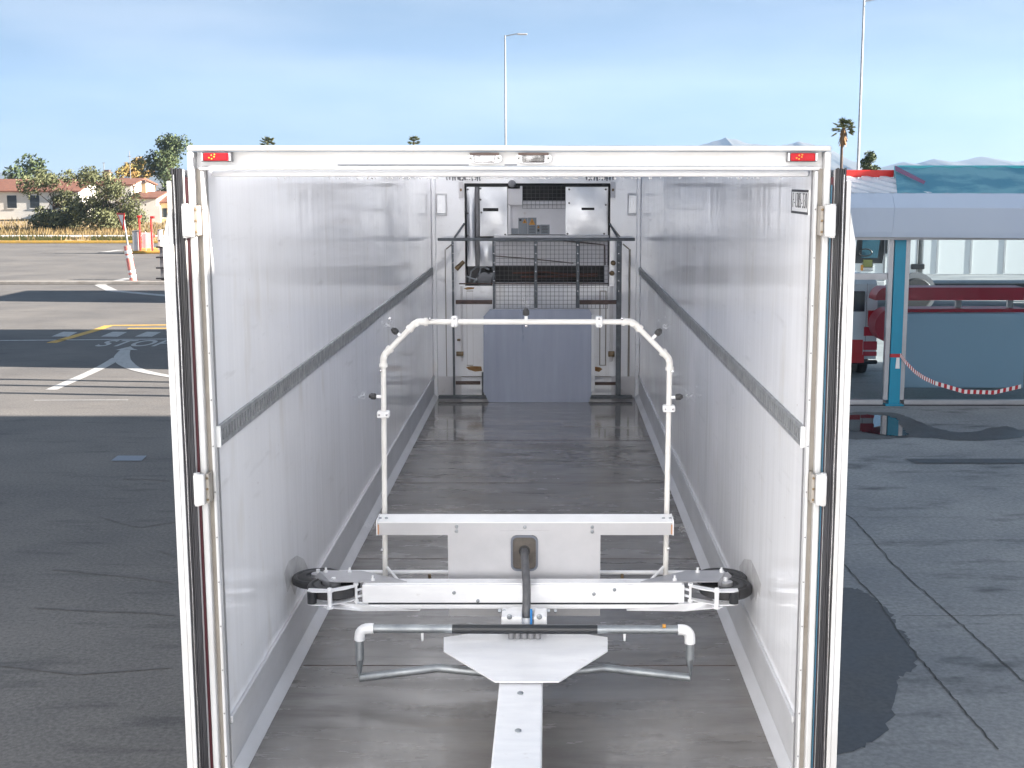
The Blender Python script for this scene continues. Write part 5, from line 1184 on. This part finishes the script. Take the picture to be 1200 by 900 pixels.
kx = ky(1051.5, 417, YC - .05); tb = MB()
tb.box(c0 - .003, c1 + .003, YC - .024, YC + .184, kx.z - .03, kx.z + .03); tb.build('knot', 'tape_red', TP)
tb = MB(); tb.hexa([kx + Vector(q) for q in ((-.02, 0, -.22), (.05, 0, -.22), (.05, .02, -.22), (-.02, .02, -.22), (-.01, 0, -.032), (.04, 0, -.032), (.04, .02, -.032), (-.01, .02, -.032))]); tb.build('loose_end', 'tape_white', TP)
# red rounded counter inside
YS_ = YC + 1.6
def stadium(x0, x1, y0, y1, Y, th, left=True):
    A, C = onY(x0, y0, Y), onY(x1, y1, Y); r_ = min((A.z - C.z) / 2, .45); o = []
    for k in range(13): t = R(90 + 90 * k / 12); o.append((A.x + r_ + r_ * math.cos(t), Y, A.z - r_ + r_ * math.sin(t)))
    for k in range(13): t = R(180 + 90 * k / 12); o.append((A.x + r_ + r_ * math.cos(t), Y, C.z + r_ + r_ * math.sin(t)))
    o += [(C.x, Y, C.z), (C.x, Y, A.z)]; m = MB(); m.prism(o, (0, th, 0)); return m
RC = thing('counter', 'dark red rounded counter with a pale blue front inside the kiosk', 'counter', (onY(1100, 440, YS_).x, YS_, .05))
b = MB(); A, C = onY(1026.5, 337, YS_), onY(1200, 352, YS_); r_ = (A.z - C.z) * .8; o = [(A.x + r_ - r_ * math.cos(R(90 * k / 8)), YS_, C.z + (A.z - C.z) * math.sin(R(90 * k / 8))) for k in range(9)] + [(C.x, YS_, A.z), (C.x, YS_, C.z)]
b.prism(o, (0, .5, 0)); b.build('canopy_bar', 'dark_red', RC)
b = stadium(1026, 1200, 362, 402, YS_ + .3, .5); b.build('counter_body', 'dark_red', RC)
b = MB(); A, C = onY(1061, 367.5, YS_), onY(1200, 441, YS_); b.box(A.x, C.x, YS_ + .02, YS_ + .25, .052, A.z, .01); b.build('front_panel', 'pale_blue', RC)
b = MB(); A, C = onY(1040, 395, YS_ + .5), onY(1050, 445, YS_ + .5)
for x in (1052, 1120, 1180): v = onY(x, 400, YS_ + .6); b.box(v.x - .05, v.x + .05, YS_ + .52, YS_ + .62, .052, onY(1100, 350, YS_ + .55).z)
b.build('leg', 'grey_box', RC)

# ================================================================== VEHICLES BEHIND THE KIOSK
def road_wheel(parent, c, axis, r, wdt, name='wheel'):
    m = MB(); m.lathe(c, axis, [(r * .6, 0), (r * .93, 0), (r, wdt * .15), (r, wdt * .85), (r * .93, wdt), (r * .6, wdt)], 28); w = m.build(name, 'rubber', parent, True)
    m = MB(); m.lathe(Vector(c) + Vector(axis) * wdt * .12, axis, [(r * .595, 0), (r * .595, wdt * .84), (r * .5, wdt * .72), (r * .3, wdt * .62), (r * .26, wdt * .92), (r * .1, wdt * .95)], 24); rm = m.build('rim', 'grey_box', w, True)
    m = MB()
    for k in range(8): t = 2 * math.pi * k / 8; ax_ = Vector(axis); u = ax_.orthogonal().normalized(); v_ = ax_.cross(u); q = Vector(c) + ax_ * wdt * .8 + (u * math.cos(t) + v_ * math.sin(t)) * r * .4; m.cyl(q, q + ax_ * wdt * .12, r * .05, seg=8)
    m.build('wheel_nut', 'sleeve', rm)
# van: its rear corner shows between trailer door and column
YV = YC + 7.2
vr = onZ(1027.5, 446, 0); YV = vr.y; xv = onY(1027, 400, YV).x; zvt = onY(1010, 326, YV).z
V = thing('delivery_van', 'white van with a red lower body and striped corner behind the kiosk glass', 'van', (xv - .95, YV + 2.4, 0))
VL = 4.6
b = MB()
pr = [(0, 0.42), (0, 1.0), (.03, 1.55), (.12, zvt - .12), (.25, zvt), (VL - 1.7, zvt), (VL - 1.1, 1.35), (VL - .25, 1.1), (VL, .9), (VL, .42)]
b.prism([(xv - 1.86, YV + y, z) for y, z in pr], (1.86, 0, 0)); body = b.build('body', 'van_white', V)
zA, zB = onY(1010, 398, YV).z, onY(1010, 421, YV).z
b = MB(); b.box(xv - 1.6, xv - .26, YV - .018, YV - .003, zB, zA, .006); b.build('red_panel', 'red_bodywork', V)
b = MB()
for y0, y1 in ((383, 393.5), (400, 410), (412, 417)): A, C = onY(1018, y0, YV), onY(1027, y1, YV); b.box(xv - .25, xv + .012, YV - .02, YV + .25, C.z, A.z, .004)
b.build('corner_stripe', 'dark_red', V)
b = MB(); b.box(xv - 1.9, xv + .02, YV - .09, YV - .021, .33, zB - .005, .03); b.build('bumper', 'sleeve', V)
b = MB(); b.box(xv - 1.55, xv - .25, YV - .10, YV - .0915, .36, .36 + .16, .004); b.build('bumper_trim', 'red_bodywork', V)
b = MB(); b.box(xv - 1.65, xv - .25, YV - .004, YV + .04, 1.34, zvt - .25, .01); b.build('rear_window', 'window', V)
b = MB(); b.box(xv - .22, xv - .214, YV - .012, YV - .002, .55, zvt - .1); b.build('door_gap', 'ink', V)
b = MB(); b.box(xv - .18, xv - .02, YV - .02, YV + .03, onY(1023, 382, YV).z, onY(1023, 382, YV).z + .30, .01); b.build('tail_light', 'red_lens', V)
for x, ax_ in ((xv - 1.82, (1, 0, 0)), (xv - .20, (1, 0, 0))):
    for y in (.9, 3.7): road_wheel(V, (x, YV + y, .33), ax_, .33, .20)
# white truck tractor
tw = onZ(1071, 362.5, 0); YT = tw.y; xw = onY(1071, 350, YT).x
TK = thing('truck', 'white lorry with a forward cab and dark windscreen parked behind the kiosk', 'truck', (xw, YT, 0))
xf = onY(1004, 300, YT).x - .25
b = MB()
zc0 = .75; zc1 = 3.15
b.prism([(xf, YT - .1, zc0), (xf - .08, YT - .1, 1.5), (xf + .12, YT - .1, 2.25), (xf + .32, YT - .1, zc1), (xf + 2.05, YT - .1, zc1), (xf + 2.05, YT - .1, zc0)], (0, 2.4, 0)); b.build('cab', 'truck_white', TK)
A = onY(1027.5, 278, YT); 
b = MB(); zwb, zwt = onY(1020, 302, YT).z, 2.95
A0, A1 = onY(1037, 280, YT).x, onY(1052, 280, YT).x
b.box(A0, A1, YT - .135, YT - .102, onY(1020, 297, YT).z, zwt, .01); b.build('side_window', 'window', TK)
A0, A1 = onY(1011, 280, YT).x, onY(1030, 280, YT).x
b = MB(); b.prism([(A0 - .05, YT - .125, zwb), (A1 - .05, YT - .125, zwb), (A1 + .10, YT - .125, zwt), (A0 + .0, YT - .125, zwt)], (0, .022, 0)); ws = b.build('windscreen', 'screen', TK)
b = MB(); b.prism([(A0 - .25, YT - .112, zwb - .16), (A1 + .10, YT - .112, zwb - .16), (A1 + .26, YT - .112, zwt + .03), (A0 - .12, YT - .112, zwt + .03)], (0, .009, 0)); b.build('screen_surround', 'sleeve', TK)
b = MB(); v, w_ = onY(1009, 311, YT), onY(1022, 317, YT)
for k in range(4): b.box(v.x, w_.x, YT - .118, YT - .102, w_.z + k * .07, w_.z + k * .07 + .035)
b.build('grille', 'grey_plastic', TK)
b = MB(); v = onY(1012, 303, YT); b.box(v.x - .05, v.x + .25, YT - .12, YT - .102, v.z - .25, v.z - .02, .02); b.build('registration_board', 'weed', TK)
b = MB(); v = onY(1009.5, 312, YT); b.box(v.x - .05, v.x + .02, YT - .13, YT - .1185, v.z - .12, v.z + .05, .02); b.build('side_light', 'orange', TK)
b = MB(); v = onY(1073, 300, YT); b.box(v.x, v.x + .03, YT - .104, YT - .1005, 1.1, 3.1); b.build('panel_gap', 'grey_plastic', TK)
b = MB(); v = onY(1014, 296, YT - .16); b.tube([(v.x + .2 * math.cos(q * .5236), YT - .16, v.z + .11 * math.sin(q * .5236)) for q in range(12)] + [(v.x + .2, YT - .16, v.z)], .02, 6); b.build('steering_wheel', 'sleeve', TK, True)
b = MB(); b.box(onY(1036, 280, YT).x - .02, onY(1036, 280, YT).x + .03, YT - .125, YT - .102, zc0 + .1, zc1 - .2); b.build('door_gap', 'grey_plastic', TK)
b = MB(); v = onY(1038, 292, YT - .5); b.box(v.x, v.x + .2, YT - .55, YT - .4, v.z - .1, v.z + .35, .03); b.cyl((v.x + .1, YT - .475, v.z + .3), (v.x + .1, YT - .1, v.z + .5), .02); b.build('mirror', 'sleeve', TK)
b = MB(); b.box(xf + .02, xf + 1.1, YT - .14, YT - .101, zc0 - .25, zc0 + .12, .03); b.build('bumper', 'grey_box', TK)
b = MB(); b.box(xf + 2.2, xf + 8.5, YT - .1, YT + 2.3, 1.05, 3.3, .02); b.build('cargo_box', 'truck_white', TK)
for k in range(6): b = MB(); b.box(xf + 2.6 + k * 1.0, xf + 2.66 + k * 1.0, YT - .118, YT - .1005, 1.1, 3.25); b.build('box_rib', 'grey_box', TK)
b = MB(); b.box(xf + .3, xf + 8.3, YT + .4, YT + 1.8, .55, .74); b.build('chassis', 'sleeve', TK)
for x in (xw, xw + 5.2):
    for y, ax_ in ((YT - .05, (0, -1, 0)), (YT + 2.2, (0, 1, 0))): road_wheel(TK, (x, y, .48), ax_, .48, .26)
b = MB(); b.lathe((xw, YT - .11, .50), (0, -1, 0), [(.56, 0), (.62, 0), (.62, .03), (.56, .03)], 26); b.build('wheel_arch', 'grey_plastic', TK)
b = MB(); v = onY(1066, 312, YT); b.box(v.x, v.x + .4, YT - .2, YT - .102, v.z - .08, v.z + .08, .03); b.build('door_handle', 'sleeve', TK)

# ================================================================== LAMP POSTS
def lamp_post(label, px, Y, h, r):
    x = onY(px, 180, Y).x; t = thing('lamp_post', label, 'lamp post', (x, Y, 0), 'tall lamp posts beyond the trailer')
    m = MB(); m.cyl((x, Y, 0), (x, Y, h), r * 1.3, r * .8, 10); m.build('pole', 'steel', t, True)
    m = MB(); m.cyl((x, Y, h - .05), (x + .9, Y, h + .12), r * .6, r * .5, 8); ar = m.build('arm', 'steel', t, True)
    m = MB(); m.box(x + .75, x + 1.35, Y - .12, Y + .12, h + .02, h + .10, .03); m.build('lamp_head', 'grey_box', ar)
lamp_post('thin lamp post rising behind the middle of the trailer roof', 592.5, 80, 12.5, .055)
lamp_post('pale lamp post between the palm and the rounded dark tree', 1006, 46, 10.0, .045)

# ================================================================== UNSEEN BLOCKS ADDED BEHIND, BESIDE AND AHEAD OF THE CAMERA (they shade the yard and throw light back)
def add_occluder(label, x0, x1, y0, y1, h, mat, doors_x=None):
    t = thing('occluder', label, 'occluder', ((x0 + x1) / 2, (y0 + y1) / 2, 0))
    m = MB(); m.box(x0, x1, y0, y1, 0, h); m.build('wall', mat, t)
    m = MB(); m.box(x0 - .2, x1 + .2, y0 - .2, y1 + .2, h + .002, h + .35); m.build('roof', 'grey_box', t)
    if doors_x is not None:
        for k in range(4):
            y = y0 + 2 + k * (y1 - y0 - 4) / 4; m = MB(); m.box(*sorted((doors_x, doors_x + (.05 if doors_x > x0 + 1 else -.05))), y, y + 3.6, .02, 4.4); m.build('roller_door', 'grey_box', t)
    return t
add_occluder('tall pale hall added out of view on the right to shade the yard, with grey roller doors', 12.2, 40, 3, 18.2, 8.0, 'white_sheet', 12.198)
add_occluder('low pale hall added out of view to shade the glazed kiosk', 14.2, 40, 18.6, 24.6, 6.6, 'white_sheet')
def add_bounce_wall():  # unseen wall added to bounce sunlight into the trailer
    t = thing('bounce_wall', 'added, unseen pale blue-white sunlit warehouse standing obliquely behind the trailer doors', 'bounce_wall', (-5, -10, 0))
    A, C = Vector((-18, 3, 0)), Vector((15, -27.5, 0)); d = (C - A).normalized(); n = Vector((d.y, -d.x, 0)); h = 17.0
    q = [A, C, C + n * 9, A + n * 9]
    b = MB(); b.prism(q, (0, 0, h)); b.build('wall', 'bounce_paint', t)
    b = MB(); b.prism([v - n * .0 + Vector((0, 0, h + .002)) for v in q], (0, 0, .4)); b.build('roof', 'grey_box', t)
add_bounce_wall()
def blocker(label, x0, x1, y0, y1, h):  # hidden box added to throw a shadow band across the road
    t = thing('sun_blocker', label, 'blocker', ((x0 + x1) / 2, (y0 + y1) / 2, 0))
    b = MB(); b.box(x0, x1, y0, y1, .12, h, .02)
    for k in range(int((x1 - x0) / .3)): b.box(x0 + k * .3 + .06, x0 + k * .3 + .2, y0 - .03, y0 - .001, .25, h - .12)
    b.build('body', 'van_white', t)
    for x in (x0 + .03, x1 - .33): 
        for y in (y0 + .03, y1 - .33): b = MB(); b.box(x, x + .3, y, y + .3, 0, .118); b.build('foot', 'grey_box', t)
blocker('white container added unseen beyond the trailer to shade a band of road', -6, 3, 25.9, 32.2, 3.5)
blocker('white container added unseen farther off for a second band of shade', -9, -1, 40.2, 44.2, 3.4)
for k, (x, y) in enumerate(((-3.2, 22.4), (-2.6, 23.2), (-3.6, 24.0))):  # hidden masts added for thin shadow stripes on the asphalt
    b = MB(); b.cyl((x, y, 0), (x, y, 4.3), .085, .07, 10); tag(b.build('mast', 'steel', smooth=True), ('slim grey mast, added unseen to cast a shadow stripe, in front of the white container', 'slim grey mast, added unseen to cast a shadow stripe, second from the trailer nose', 'slim grey mast, added unseen to cast a shadow stripe, closest to the white container')[k], 'mast', 'added shadow-casting masts beside the container')
